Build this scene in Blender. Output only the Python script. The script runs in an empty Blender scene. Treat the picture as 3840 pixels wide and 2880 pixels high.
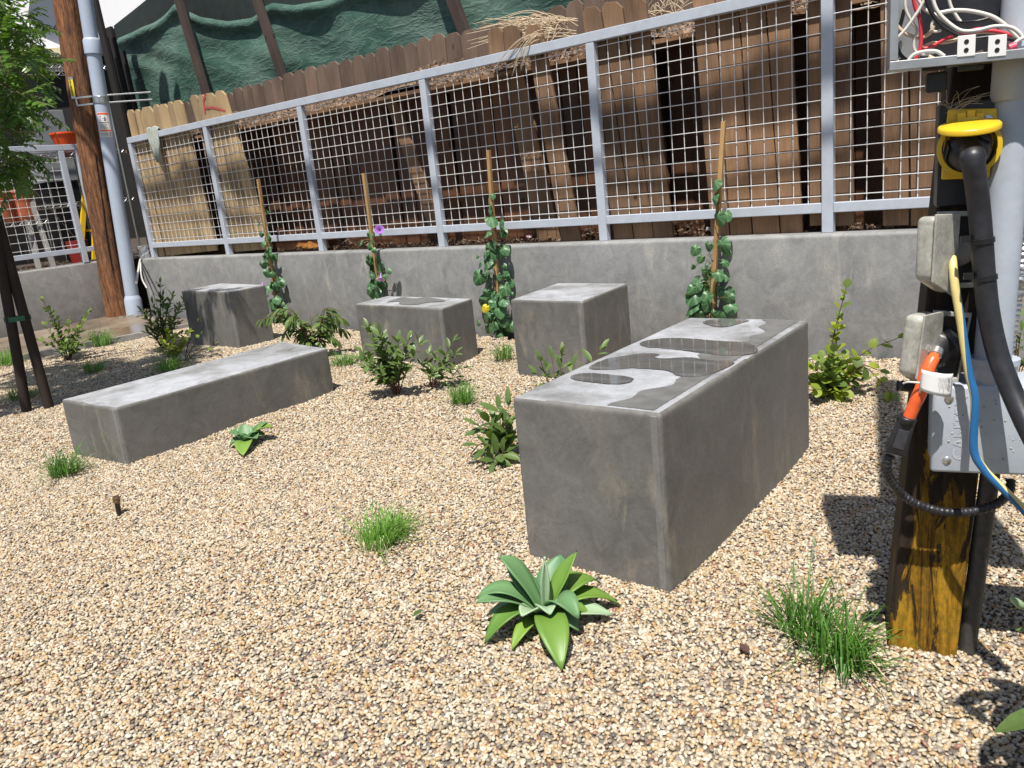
import bpy, bmesh, math, random
import numpy as np
from mathutils import Vector, Matrix, Quaternion
sc = bpy.context.scene
COL = sc.collection
rnd = random.Random(11)

# ------------------------------------------------------------------ camera
FPX, PITCH, ROLL = 3013.1, 0.25203, -0.10404
cp, sp, cr, sr = math.cos(PITCH), math.sin(PITCH), math.cos(ROLL), math.sin(ROLL)
FW = Vector((0, cp, -sp)); R0 = Vector((1, 0, 0)); U0 = Vector((0, sp, cp))
RT = R0 * cr + U0 * sr; UP = U0 * cr - R0 * sr
EYE = Vector((0, 0, 1))
cam = bpy.data.cameras.new('camera'); camo = bpy.data.objects.new('camera', cam); COL.objects.link(camo)
M = Matrix((RT, UP, -FW)).transposed().to_4x4(); M.translation = EYE
camo.matrix_world = M
cam.sensor_width = 36; cam.lens = FPX / 3840 * 36; cam.clip_start = .05; cam.clip_end = 300
sc.camera = camo
# ------------------------------------------------------------------ light
SUN_EL, SUN_AZ = 66.0, 194.0          # azimuth clockwise from +Y
w = bpy.data.worlds.new('World'); sc.world = w; w.use_nodes = True
nt = w.node_tree; bg = nt.nodes['Background']
sky = nt.nodes.new('ShaderNodeTexSky'); sky.sky_type = 'NISHITA'; sky.sun_disc = False
sky.sun_elevation = math.radians(SUN_EL); sky.sun_rotation = math.radians(SUN_AZ)
nt.links.new(sky.outputs[0], bg.inputs[0]); bg.inputs[1].default_value = 0.075
sl = bpy.data.lights.new('sun', 'SUN'); sl.energy = 5.0; sl.angle = math.radians(.55); sl.color = (1, .95, .87)
so = bpy.data.objects.new('sun', sl); COL.objects.link(so)
e_, a_ = math.radians(SUN_EL), math.radians(SUN_AZ)
TOSUN = Vector((math.cos(e_) * math.sin(a_), math.cos(e_) * math.cos(a_), math.sin(e_)))
so.rotation_mode = 'QUATERNION'; so.rotation_quaternion = TOSUN.to_track_quat('Z', 'Y'); so.location = (0, -3, 9)
sc.view_settings.view_transform = 'Standard'; sc.view_settings.look = 'None'
sc.view_settings.gamma = 1; sc.view_settings.use_curve_mapping = False
sc.view_settings.exposure = 0.45

# ------------------------------------------------------------------ measuring helpers (photo at 2212 px wide -> points on real planes)
SC = 3840 / 2212
def ray(u, v):
    return FW + RT * ((u * SC - 1920) / FPX) - UP * ((v * SC - 1440) / FPX)
GX, GY = .0055, .0137
def gz(x, y): return GX * x + GY * y
def G(u, v, h=0.):
    d = ray(u, v); n = Vector((-GX, -GY, 1))
    t = (h - EYE.dot(n)) / d.dot(n)
    return EYE + d * t
def hit(u, v, o, n):
    d = ray(u, v); return EYE + d * ((Vector(o) - EYE).dot(n) / d.dot(n))
def Yp(u, v, y): return hit(u, v, (0, y, 0), Vector((0, 1, 0)))
FO = Vector((.549, 4.4608, 0)); FYAW = -.69369
FA = Vector((math.cos(FYAW), math.sin(FYAW), 0)); FB = Vector((-math.sin(FYAW), math.cos(FYAW), 0))   # along, back
ZUP = Vector((0, 0, 1))
def F3(s, off, z): return FO + FA * s + FB * off + ZUP * z
def FP(u, v, off): return hit(u, v, FO + FB * off, FB)
def Fs(u, v, off): return (FP(u, v, off) - FO).dot(FA)
WO = Vector((-4.401, 6.997, 0)); WYAW = .8329
WA = Vector((math.cos(WYAW), math.sin(WYAW), 0)); WB = Vector((-math.sin(WYAW), math.cos(WYAW), 0))
def W3(s, off, z): return WO + WA * s + WB * off + ZUP * z
def WP(u, v, off): return hit(u, v, WO + WB * off, WB)
PO = Vector((.758, 1.387, 0)); PA = Vector((.918, -.396, 0)); PN = Vector((-.396, -.918, 0))          # utility post face, PN towards camera
def PP(u, v, off): return hit(u, v, PO + PN * off, PN)

# ------------------------------------------------------------------ materials
def nodes(name):
    m = bpy.data.materials.new(name); m.use_nodes = True
    t = m.node_tree; b = t.nodes['Principled BSDF']
    return m, t, b
def N(t, typ, **k):
    n = t.nodes.new(typ)
    for a, v in k.items():
        if a in ('inp',):
            for i, x in v.items(): n.inputs[i].default_value = x
        else: setattr(n, a, v)
    return n
def ramp(t, stops, src=None, interp='LINEAR'):
    r = N(t, 'ShaderNodeValToRGB'); r.color_ramp.interpolation = interp
    e = r.color_ramp.elements
    while len(e) < len(stops): e.new(.5)
    for i, (p, c) in enumerate(stops):
        e[i].position = p; e[i].color = (*c, 1) if len(c) == 3 else c
    if src is not None: t.links.new(src, r.inputs[0])
    return r.outputs[0]
def noise(t, vec, scale, detail=4, rough=.6, dist=0.):
    n = N(t, 'ShaderNodeTexNoise'); n.inputs['Scale'].default_value = scale; n.inputs['Detail'].default_value = detail
    n.inputs['Roughness'].default_value = rough; n.inputs['Distortion'].default_value = dist
    if vec is not None: t.links.new(vec, n.inputs['Vector'])
    return n.outputs[0]
def coord(t, scale=(1, 1, 1), world=False, rand=False):
    if world:
        v = N(t, 'ShaderNodeNewGeometry').outputs['Position']
    else:
        v = N(t, 'ShaderNodeTexCoord').outputs['Object']
    mp = N(t, 'ShaderNodeMapping'); mp.inputs['Scale'].default_value = scale
    t.links.new(v, mp.inputs[0])
    if rand:
        oi = N(t, 'ShaderNodeObjectInfo'); mu = N(t, 'ShaderNodeMath', operation='MULTIPLY'); mu.inputs[1].default_value = 37.
        t.links.new(oi.outputs['Random'], mu.inputs[0])
        cx = N(t, 'ShaderNodeCombineXYZ')
        for i in range(3): t.links.new(mu.outputs[0], cx.inputs[i])
        t.links.new(cx.outputs[0], mp.inputs['Location'])
    return mp.outputs[0]
def mixc(t, f, a, b, typ='MIX'):
    n = N(t, 'ShaderNodeMix', data_type='RGBA', blend_type=typ)
    for i, x in ((0, f), (6, a), (7, b)):
        if isinstance(x, (int, float)): n.inputs[i].default_value = x
        elif isinstance(x, tuple): n.inputs[i].default_value = (*x, 1)
        else: t.links.new(x, n.inputs[i])
    return n.outputs[2]
def bump(t, b, h, strength=.3, dist=.01):
    n = N(t, 'ShaderNodeBump'); n.inputs['Strength'].default_value = strength; n.inputs['Distance'].default_value = dist
    t.links.new(h, n.inputs['Height']); t.links.new(n.outputs[0], b.inputs['Normal'])
def objrand(t): return N(t, 'ShaderNodeObjectInfo').outputs['Random']

def simple(name, col, rough=.5, metal=0., var=.25, scale=30., bmp=.1, bscale=None, spec=.5):
    """one colour with wear: two scales of mottling and fine relief"""
    m, t, b = nodes(name)
    v = coord(t)
    a = noise(t, v, scale, 5, .65)
    c = ramp(t, [(.25, tuple(x * (1 - var) for x in col)), (.75, tuple(min(1, x * (1 + var)) for x in col))], a)
    t.links.new(c, b.inputs['Base Color'])
    b.inputs['Roughness'].default_value = rough; b.inputs['Metallic'].default_value = metal
    b.inputs['Specular IOR Level'].default_value = spec
    if bmp: bump(t, b, noise(t, v, bscale or scale * 4, 4), bmp, .003)
    return m

def concrete(name, lo, hi, pale, amount=.5, streak=True, rough=.62):
    m, t, b = nodes(name)
    v = coord(t, world=True); vs = coord(t, (1, 1, .35), world=True)
    big = noise(t, v, 2.3, 6, .62, .6); mid = noise(t, v, 11, 6, .7, 1.2); fine = noise(t, v, 90, 4, .7)
    st = noise(t, vs, 14, 5, .65, .4)
    c1 = ramp(t, [(.3, lo), (.7, hi)], big)
    c2 = mixc(t, .35, c1, ramp(t, [(.35, tuple(x * .78 for x in lo)), (.65, tuple(x * 1.12 for x in hi))], mid))
    pm = ramp(t, [(.62 - .12 * amount, (0, 0, 0)), (.78, (1, 1, 1))], st if streak else mid)
    pm2 = mixc(t, 1., pm, ramp(t, [(.42, (0, 0, 0)), (.62, (1, 1, 1))], noise(t, v, 3.1, 3, .5)), 'MULTIPLY')
    sc_ = N(t, 'ShaderNodeMath', operation='MULTIPLY'); sc_.inputs[1].default_value = amount
    t.links.new(pm2, sc_.inputs[0])
    c3 = mixc(t, sc_.outputs[0], c2, pale)
    c4 = mixc(t, .16, c3, ramp(t, [(.3, (.02, .02, .02)), (.7, (.6, .6, .6))], fine), 'OVERLAY')
    # trowel scratches and air holes
    sn = noise(t, coord(t, (1.5, 1.5, 22), world=True), 9, 3, .6, .8); sm_ = ramp(t, [(.70, (0, 0, 0)), (.74, (.3, .3, .3))], sn)
    c5 = mixc(t, sm_, c4, pale)
    vo = N(t, 'ShaderNodeTexVoronoi'); vo.inputs['Scale'].default_value = 34; t.links.new(v, vo.inputs['Vector'])
    hl = mixc(t, 1., ramp(t, [(.05, (1, 1, 1)), (.085, (0, 0, 0))], vo.outputs['Distance']), ramp(t, [(.5, (0, 0, 0)), (.6, (1, 1, 1))], mid), 'MULTIPLY')
    c5 = mixc(t, hl, c5, tuple(x * .45 for x in lo))
    t.links.new(c5, b.inputs['Base Color'])
    t.links.new(ramp(t, [(.3, (rough - .12,) * 3), (.7, (rough + .15,) * 3)], mid), b.inputs['Roughness'])
    h = mixc(t, .5, mid, fine)
    bump(t, b, h, .22, .006)
    return m

def wood(name, dark, light, grain=(26, 26, 1.6), rough=.8, bmp=.5, knots=True, wet=0., var=.55):
    m, t, b = nodes(name)
    v = coord(t, grain, rand=True); v0 = coord(t, (6, 6, 2.2), rand=True)
    g = noise(t, v, 1.6, 8, .7, 1.1); g2 = noise(t, v, 6., 5, .7, .3); big = noise(t, v0, .9, 3, .5)
    c = ramp(t, [(.28, dark), (.5, tuple((a + c_) * .5 for a, c_ in zip(dark, light))), (.72, light)], g)
    c = mixc(t, .45, c, ramp(t, [(.3, tuple(x * .6 for x in dark)), (.7, light)], g2))
    c = mixc(t, .4, c, ramp(t, [(.35, tuple(x * .55 for x in dark)), (.65, tuple(min(1, x * 1.15) for x in light))], big))
    if knots:
        vo = N(t, 'ShaderNodeTexVoronoi'); vo.inputs['Scale'].default_value = 1.3; t.links.new(coord(t, (4.5, 4.5, 2.6), rand=True), vo.inputs['Vector'])
        k = ramp(t, [(.03, (1, 1, 1)), (.09, (0, 0, 0))], vo.outputs['Distance'])
        c = mixc(t, k, c, tuple(x * .25 for x in dark))
    r = objrand(t)
    c = mixc(t, 1., c, ramp(t, [(0, (1 - var,) * 3), (1, (1., .97, .94))], r), 'MULTIPLY')
    t.links.new(c, b.inputs['Base Color'])
    b.inputs['Roughness'].default_value = rough
    bump(t, b, mixc(t, .5, g, g2), bmp, .004)
    return m

def leafmat(name, c1, c2, rough=.42, trans=.3, scale=18., vein=None, spec=.5):
    m, t, b = nodes(name)
    v = coord(t)
    oi = objrand(t); nz = noise(t, v, scale, 4, .6)
    mx = N(t, 'ShaderNodeMath', operation='ADD'); t.links.new(oi, mx.inputs[0]); t.links.new(nz, mx.inputs[1])
    ml = N(t, 'ShaderNodeMath', operation='MULTIPLY'); t.links.new(mx.outputs[0], ml.inputs[0]); ml.inputs[1].default_value = .6
    c = ramp(t, [(.15, c1), (.75, c2)], ml.outputs[0])
    if vein is not None:
        at = N(t, 'ShaderNodeAttribute', attribute_name='vein')
        c = mixc(t, at.outputs['Fac'], c, vein)
    t.links.new(c, b.inputs['Base Color']); b.inputs['Roughness'].default_value = rough
    b.inputs['Specular IOR Level'].default_value = spec
    bump(t, b, noise(t, v, scale * 8, 3), .15, .001)
    tr = N(t, 'ShaderNodeBsdfTranslucent')
    t.links.new(mixc(t, 1., c, (1.3, 1.5, .5), 'MULTIPLY'), tr.inputs[0])
    mxs = N(t, 'ShaderNodeMixShader'); mxs.inputs[0].default_value = trans
    out = t.nodes['Material Output']
    t.links.new(b.outputs[0], mxs.inputs[1]); t.links.new(tr.outputs[0], mxs.inputs[2]); t.links.new(mxs.outputs[0], out.inputs[0])
    return m

MT = {}
MT['block'] = concrete('block_concrete', (.105, .102, .096), (.19, .184, .172), (.34, .30, .22), .85)
MT['bead'] = concrete('bead_concrete', (.16, .158, .15), (.23, .225, .215), (.36, .34, .3), .6)
MT['wall'] = concrete('wall_concrete', (.19, .192, .192), (.325, .325, .32), (.48, .46, .41), .8)
MT['wing'] = concrete('wing_concrete', (.22, .215, .205), (.36, .35, .335), (.46, .44, .40), .7)
MT['steel'] = simple('galvanised_paint', (.46, .50, .57), .38, 0., .10, 14, .06, 60)
MT['wire'] = simple('galvanised_wire', (.66, .655, .65), .4, 0.0, .14, 40, .1, 120)
MT['pvc'] = simple('grey_pvc', (.40, .46, .56), .36, 0, .06, 9, .03, 50)
MT['pvc2'] = simple('weathered_grey_pvc', (.42, .46, .52), .42, 0, .1, 22, .06, 90)
MT['pale_board'] = wood('pale_cedar', (.30, .20, .10), (.52, .38, .21), knots=True, var=.3)
MT['brown_board'] = wood('weathered_brown', (.10, .056, .03), (.40, .235, .13), var=.4)
MT['dark_board'] = wood('damp_dark_board', (.06, .026, .013), (.24, .105, .05), var=.4, rough=.5)
MT['picket'] = wood('grey_brown_picket', (.095, .06, .042), (.235, .165, .125), var=.4)
MT['black_board'] = wood('black_stained', (.008, .007, .006), (.022, .018, .015), var=.4)
MT['stake'] = wood('bamboo_stake', (.36, .2, .07), (.58, .38, .17), (60, 60, 4), var=.15)
MT['post_dark'] = wood('dark_brown_metal_post', (.035, .022, .018), (.085, .058, .048), var=.2)
MT['lodge'] = wood('tree_stake', (.01, .007, .005), (.035, .022, .015), (20, 20, 2), var=.2)
MT['mulch'] = wood('mulch_chip', (.10, .062, .04), (.36, .255, .175), (40, 40, 8), knots=False, var=.5)
MT['straw'] = simple('dry_straw', (.55, .44, .3), .7, 0, .2, 30, 0)
MT['soil'] = simple('soil', (.05, .036, .026), .95, 0, .5, 25, .6, 60)
MT['black'] = simple('black_plastic', (.012, .012, .013), .38, 0, .4, 40, .08)
MT['rubber'] = simple('dusty_black_rubber', (.022, .022, .026), .42, 0, .6, 25, .12, 70)
MT['yellow'] = simple('yellow_plastic', (.72, .47, .02), .35, 0, .06, 30, .04)
MT['orange'] = simple('orange_rubber', (.82, .13, .035), .34, 0, .06, 20, .03)
MT['red'] = simple('red_paint', (.42, .075, .065), .6, 0, .1, 20, 0)
MT['white'] = simple('white_paper', (.8, .79, .77), .7, 0, .03, 20, 0)
MT['ink'] = simple('black_ink', (.03, .03, .035), .6, 0, .1, 20, 0)
MT['blue'] = simple('blue_jacket', (.02, .13, .32), .38, 0, .08, 20, .03)
MT['yel2'] = simple('yellow_jacket', (.66, .55, .22), .4, 0, .12, 20, .03)
MT['metal'] = simple('bare_metal', (.55, .55, .54), .3, .85, .15, 30, .08)
MT['darkmetal'] = simple('dull_dark_metal', (.06, .06, .06), .45, .6, .3, 30, .1)
MT['wirew'] = simple('white_insulation', (.66, .63, .58), .45, 0, .08, 20, .02)
MT['wirec'] = simple('cream_insulation', (.60, .47, .32), .45, 0, .08, 20, .02)
MT['wirer'] = simple('red_insulation', (.6, .04, .06), .4, 0, .08, 20, .02)
MT['cloth'] = simple('grey_green_cloth', (.34, .37, .33), .85, 0, .15, 40, .2)
MT['strap'] = simple('green_strap', (.02, .12, .07), .6, 0, .1, 40, .05)
MT['brass'] = simple('tarnished_brass', (.17, .11, .065), .45, .5, .3, 60, .1)
MT['tub'] = simple('terracotta_plastic', (.42, .11, .045), .5, 0, .12, 15, .05)
MT['build'] = simple('white_render', (.85, .85, .86), .8, 0, .02, 2, .03)
MT['trim'] = simple('cream_trim', (.68, .58, .36), .7, 0, .05, 5, .03)
MT['wall_shade'] = simple('painted_wall_shade', (.11, .13, .16), .6, 0, .05, 3, .03)
MT['panel'] = simple('dull_grey_sheet', (.30, .32, .34), .5, .2, .1, 4, .05)
MT['pinkp'] = simple('pink_cap', (.75, .1, .16), .4, 0, .05, 20, 0)
MT['pink'] = simple('faded_orange_wood', (.62, .26, .06), .7, 0, .35, 30, .3)
MT['bark'] = wood('shrub_bark', (.07, .03, .02), (.22, .1, .07), (80, 80, 20), knots=False)
MT['stem'] = simple('green_brown_stem', (.16, .13, .05), .6, 0, .3, 60, .05)
MT['petal'] = leafmat('lilac_petal', (.36, .12, .62), (.6, .36, .85), .6, .35)
MT['yleaf'] = leafmat('yellow_leaf', (.72, .52, .02), (.85, .68, .05), .5, .3)
MT['brownleaf'] = simple('dry_brown_leaf', (.09, .045, .035), .6, 0, .3, 60, .1)
MT['shrub'] = leafmat('dark_shrub_leaf', (.05, .095, .022), (.13, .20, .055), .4, .22)
MT['lime'] = leafmat('lime_shrub_leaf', (.10, .16, .02), (.30, .36, .04), .45, .35)
MT['round'] = leafmat('round_leaf', (.06, .10, .025), (.17, .25, .05), .45, .3)
MT['vine'] = leafmat('vine_leaf', (.03, .095, .035), (.075, .19, .075), .4, .22, 30, (.17, .3, .15))
MT['agave'] = leafmat('agave_leaf', (.075, .19, .085), (.15, .29, .12), .48, .16, 5)
MT['agave2'] = leafmat('agave_lower_leaf', (.10, .22, .04), (.20, .33, .05), .45, .16, 5)
MT['agavep'] = leafmat('agave_pale_leaf', (.30, .42, .27), (.36, .48, .30), .5, .12, 5)
MT['grass'] = leafmat('grass_blade', (.045, .14, .02), (.15, .31, .045), .4, .28, 8)
MT['tree'] = leafmat('tree_leaf', (.035, .09, .015), (.10, .20, .035), .28, .28, 9)

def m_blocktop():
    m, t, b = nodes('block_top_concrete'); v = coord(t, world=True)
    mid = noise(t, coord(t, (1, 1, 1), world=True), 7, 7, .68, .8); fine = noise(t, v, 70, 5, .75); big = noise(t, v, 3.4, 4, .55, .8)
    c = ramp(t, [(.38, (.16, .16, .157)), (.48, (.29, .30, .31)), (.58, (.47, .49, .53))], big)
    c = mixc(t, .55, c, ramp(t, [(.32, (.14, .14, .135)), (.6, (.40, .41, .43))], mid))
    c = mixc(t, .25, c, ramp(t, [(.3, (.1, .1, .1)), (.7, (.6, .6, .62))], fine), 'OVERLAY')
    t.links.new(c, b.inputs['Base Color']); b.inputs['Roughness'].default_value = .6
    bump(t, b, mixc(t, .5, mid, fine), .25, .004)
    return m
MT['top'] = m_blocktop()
def m_film(name, lo, hi, rough, sc1, bmp):
    m, t, b = nodes(name); v = coord(t, world=True)
    c = ramp(t, [(.35, lo), (.7, hi)], noise(t, v, sc1, 5)); t.links.new(c, b.inputs['Base Color']); b.inputs['Roughness'].default_value = rough; b.inputs['IOR'].default_value = 1.4
    bump(t, b, noise(t, v, 9 if rough < .1 else 70, 2), bmp, .002)
    at = N(t, 'ShaderNodeAttribute', attribute_name='wet'); nz = noise(t, v, 60, 5, .7)
    ad = N(t, 'ShaderNodeMath', operation='ADD'); mu = N(t, 'ShaderNodeMath', operation='MULTIPLY_ADD'); t.links.new(nz, mu.inputs[0]); mu.inputs[1].default_value = .9; mu.inputs[2].default_value = -.45
    t.links.new(at.outputs['Fac'], ad.inputs[0]); t.links.new(mu.outputs[0], ad.inputs[1])
    f = ramp(t, [(.25, (0, 0, 0)), (.75, (1, 1, 1))] if rough > .1 else [(.38, (0, 0, 0)), (.6, (1, 1, 1))], ad.outputs[0])
    tr = N(t, 'ShaderNodeBsdfTransparent'); mx = N(t, 'ShaderNodeMixShader'); t.links.new(f, mx.inputs[0]); t.links.new(tr.outputs[0], mx.inputs[1]); t.links.new(b.outputs[0], mx.inputs[2])
    t.links.new(mx.outputs[0], t.nodes['Material Output'].inputs[0]); return m
MT['water'] = m_film('standing_water', (.085, .085, .084), (.13, .13, .127), .03, 14, .02)
MT['damp'] = m_film('damp_concrete', (.125, .125, .122), (.18, .18, .176), .45, 20, .15)
def film(c, name, mat, label, fw):
    """thin film of wet on a level face: soaked through inside, feathered at its rim"""
    n = len(c); ce = sum(c, Vector()) / n; ar = sum((c[i].x * c[(i + 1) % n].y - c[(i + 1) % n].x * c[i].y) for i in range(n)); sg = 1 if ar > 0 else -1
    nr = []
    for i in range(n):
        d = (c[(i + 2) % n] - c[i - 2]); v = Vector((d.y, -d.x, 0)) * sg; nr.append(v.normalized() if v.length > 1e-9 else Vector((0, 0, 0)))
    rings = [[c[i] + nr[i] * k for i in range(n)] for k in (fw, 0, -fw)]
    m = MB(); m.add([p for r in rings for p in r], [(k * n + i, k * n + (i + 1) % n, (k + 1) * n + (i + 1) % n, (k + 1) * n + i) for k in range(2) for i in range(n)] + [tuple(2 * n + i for i in range(n))])
    o = m.build(name, mat, origin=ce); at = o.data.attributes.new('wet', 'FLOAT', 'POINT'); at.data.foreach_set('value', [0.] * n + [.5] * n + [1.] * n)
    return structure(o, label)
def m_pave():
    m, t, b = nodes('wet_pavement'); v = coord(t, world=True)
    big = noise(t, v, 1.6, 6, .6, .8); fine = noise(t, v, 60, 5, .7)
    c = ramp(t, [(.35, (.15, .115, .08)), (.55, (.21, .165, .12)), (.7, (.29, .25, .2))], big)
    c = mixc(t, .2, c, ramp(t, [(.3, (.1, .1, .1)), (.7, (.6, .6, .6))], fine), 'OVERLAY')
    t.links.new(c, b.inputs['Base Color'])
    t.links.new(ramp(t, [(.4, (.18,) * 3), (.62, (.6,) * 3)], big), b.inputs['Roughness'])
    bump(t, b, fine, .15, .003)
    return m
MT['pave'] = m_pave()
def m_polewood():
    m, t, b = nodes('treated_pole_wood')
    v = coord(t, (30, 30, 2.2)); v2 = coord(t, (60, 60, 9))
    g = noise(t, v, 1.1, 8, .72, 1.6); f = noise(t, v2, 1., 5, .7, .8); bl = noise(t, coord(t, (3, 3, 1)), 2.2, 4, .6)
    c = ramp(t, [(.36, (.05, .024, .013)), (.46, (.16, .075, .034)), (.56, (.33, .165, .07)), (.68, (.58, .34, .15))], g)
    c = mixc(t, .5, c, ramp(t, [(.40, (.045, .021, .012)), (.52, (.24, .115, .05)), (.64, (.52, .28, .12))], f))
    c = mixc(t, .45, c, ramp(t, [(.35, (.05, .022, .012)), (.6, (.36, .17, .07))], bl), 'OVERLAY')
    t.links.new(c, b.inputs['Base Color']); b.inputs['Roughness'].default_value = .75
    bump(t, b, mixc(t, .5, g, f), .9, .012)
    return m
MT['pole'] = m_polewood()
def m_yellowpost():
    m, t, b = nodes('flaking_yellow_post')
    v = coord(t, (45, 45, 3)); v2 = coord(t, (17, 17, 4)); v3 = coord(t, (120, 120, 60))
    g = noise(t, v, 1., 7, .7, .8); fl = noise(t, v2, 1.3, 8, .68, .9); sp_ = noise(t, v3, 1., 4, .6)
    wd = ramp(t, [(.3, (.006, .005, .004)), (.7, (.045, .028, .016))], g)
    ye = ramp(t, [(.36, (.03, .016, .004)), (.48, (.19, .115, .010)), (.66, (.40, .27, .028))], g)
    ye = mixc(t, .45, ye, ramp(t, [(.4, (.1, .05, .008)), (.6, (.6, .36, .04))], sp_), 'OVERLAY')
    # paint gives way to dark wood higher up, worn off towards the arrises
    ob = N(t, 'ShaderNodeTexCoord').outputs['Object']; sx = N(t, 'ShaderNodeSeparateXYZ'); t.links.new(ob, sx.inputs[0])
    mr = N(t, 'ShaderNodeMapRange'); mr.inputs[1].default_value = .15; mr.inputs[2].default_value = .72; mr.inputs[3].default_value = .09; mr.inputs[4].default_value = -.16
    t.links.new(sx.outputs[2], mr.inputs[0])
    ad = N(t, 'ShaderNodeMath', operation='ADD'); t.links.new(fl, ad.inputs[0]); t.links.new(mr.outputs[0], ad.inputs[1])
    dt = N(t, 'ShaderNodeVectorMath', operation='DOT_PRODUCT'); dt.inputs[1].default_value = (PA.x, PA.y, -.085); t.links.new(ob, dt.inputs[0])
    ed = N(t, 'ShaderNodeMapRange'); ed.inputs[1].default_value = -.062; ed.inputs[2].default_value = -.040; ed.inputs[3].default_value = -.16; ed.inputs[4].default_value = 0.; t.links.new(dt.outputs['Value'], ed.inputs[0])
    ad2 = N(t, 'ShaderNodeMath', operation='ADD'); t.links.new(ad.outputs[0], ad2.inputs[0]); t.links.new(ed.outputs[0], ad2.inputs[1]); ad = ad2
    mask = ramp(t, [(.485, (0, 0, 0)), (.52, (1, 1, 1))], ad.outputs[0])
    c = mixc(t, mask, wd, ye)
    ck = ramp(t, [(.30, (1, 1, 1)), (.315, (0, 0, 0))], noise(t, coord(t, (30, 30, 1.4)), 1., 3, .5, .4))
    c = mixc(t, ck, c, (.006, .005, .004))
    t.links.new(c, b.inputs['Base Color']); b.inputs['Roughness'].default_value = .7; b.inputs['Specular IOR Level'].default_value = .25
    bump(t, b, mixc(t, .5, mask, mixc(t, .5, g, sp_)), .8, .004)
    return m
MT['ypost'] = m_yellowpost()
def m_tarp():
    m, t, b = nodes('green_shade_cloth'); v = coord(t, world=True)
    big = noise(t, v, 1.2, 5, .6, .5); f = noise(t, v, 260, 2, .5)
    ps = noise(t, coord(t, (1, 1, 2.8), world=True), 3.2, 4, .6, .5)
    rid = ramp(t, [(.30, (.35,) * 3), (.44, (.55,) * 3), (.5, (1,) * 3), (.56, (.55,) * 3), (.70, (.3,) * 3)], ps)
    ps2 = noise(t, coord(t, (1.2, 1.2, 2.4), world=True), 8, 4, .6, .5)
    rid2 = ramp(t, [(.34, (.3,) * 3), (.5, (1,) * 3), (.66, (.3,) * 3)], ps2)
    c = ramp(t, [(.38, (.016, .075, .05)), (.5, (.045, .115, .088)), (.64, (.105, .17, .14))], big)
    c = mixc(t, .3, c, ramp(t, [(.35, (.03, .08, .06)), (.9, (.15, .22, .185))], rid))  # crease crests lightened in the colour, standing in for sunlit highlights
    c = mixc(t, .15, c, ramp(t, [(.3, (.0, .0, .0)), (.7, (.7, .7, .7))], f), 'OVERLAY')
    t.links.new(c, b.inputs['Base Color']); b.inputs['Roughness'].default_value = .7
    bump(t, b, mixc(t, .25, rid, rid2), .32, .03)
    return m
MT['tarp'] = m_tarp()
def m_clear():
    m, t, b = nodes('cloudy_clear_plastic'); v = coord(t)
    n1 = noise(t, v, 38, 5, .7, .4)
    t.links.new(ramp(t, [(.35, (.36, .35, .30)), (.7, (.58, .57, .51))], n1), b.inputs['Base Color'])
    b.inputs['Roughness'].default_value = .22; b.inputs['Transmission Weight'].default_value = 0.0
    tr = N(t, 'ShaderNodeBsdfTransparent'); mx = N(t, 'ShaderNodeMixShader')
    t.links.new(ramp(t, [(.3, (.30,) * 3), (.7, (.12,) * 3)], n1), mx.inputs[0])
    t.links.new(b.outputs[0], mx.inputs[1]); t.links.new(tr.outputs[0], mx.inputs[2]); t.links.new(mx.outputs[0], t.nodes['Material Output'].inputs[0])
    bump(t, b, n1, .2, .002)
    return m
MT['clear'] = m_clear()
def m_pebble():
    m, t, b = nodes('pebbles'); r = objrand(t)
    c = ramp(t, [(0, (.56, .48, .37)), (.15, (.47, .37, .25)), (.28, (.60, .52, .42)), (.38, (.42, .28, .14)), (.46, (.38, .33, .28)), (.54, (.52, .38, .22)),
                 (.63, (.30, .25, .20)), (.71, (.52, .42, .30)), (.80, (.66, .60, .51)), (.87, (.30, .16, .11)), (.91, (.44, .37, .29)), (.97, (.15, .13, .12))], r, 'CONSTANT')
    v = coord(t)
    c = mixc(t, .3, c, ramp(t, [(.35, (.2, .17, .14)), (.65, (.75, .7, .62))], noise(t, v, 2.5, 4, .7)), 'OVERLAY')
    t.links.new(mixc(t, 1., c, (.86, .875, .86), 'MULTIPLY'), b.inputs['Base Color']); b.inputs['Roughness'].default_value = .45
    return m
MT['pebble'] = m_pebble()
def m_gravelbase():
    m, t, b = nodes('gravel_bed'); v = coord(t, world=True)
    vo = N(t, 'ShaderNodeTexVoronoi'); vo.inputs['Scale'].default_value = 85; t.links.new(v, vo.inputs['Vector'])
    sx = N(t, 'ShaderNodeSeparateColor'); t.links.new(vo.outputs['Color'], sx.inputs[0])
    c = ramp(t, [(0, (.5, .44, .36)), (.3, (.36, .28, .19)), (.55, (.58, .53, .46)), (.8, (.26, .21, .17)), (1, (.44, .37, .28))], sx.outputs[0])
    t.links.new(mixc(t, .75, c, (.05, .038, .028)), b.inputs['Base Color']); b.inputs['Roughness'].default_value = .9  # bed colour darkened to put shadow into the gaps between pebbles
    iv = N(t, 'ShaderNodeMath', operation='SUBTRACT'); iv.inputs[0].default_value = 1; t.links.new(vo.outputs['Distance'], iv.inputs[1])
    bump(t, b, iv.outputs[0], .8, .006)
    return m
MT['gbase'] = m_gravelbase()

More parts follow.
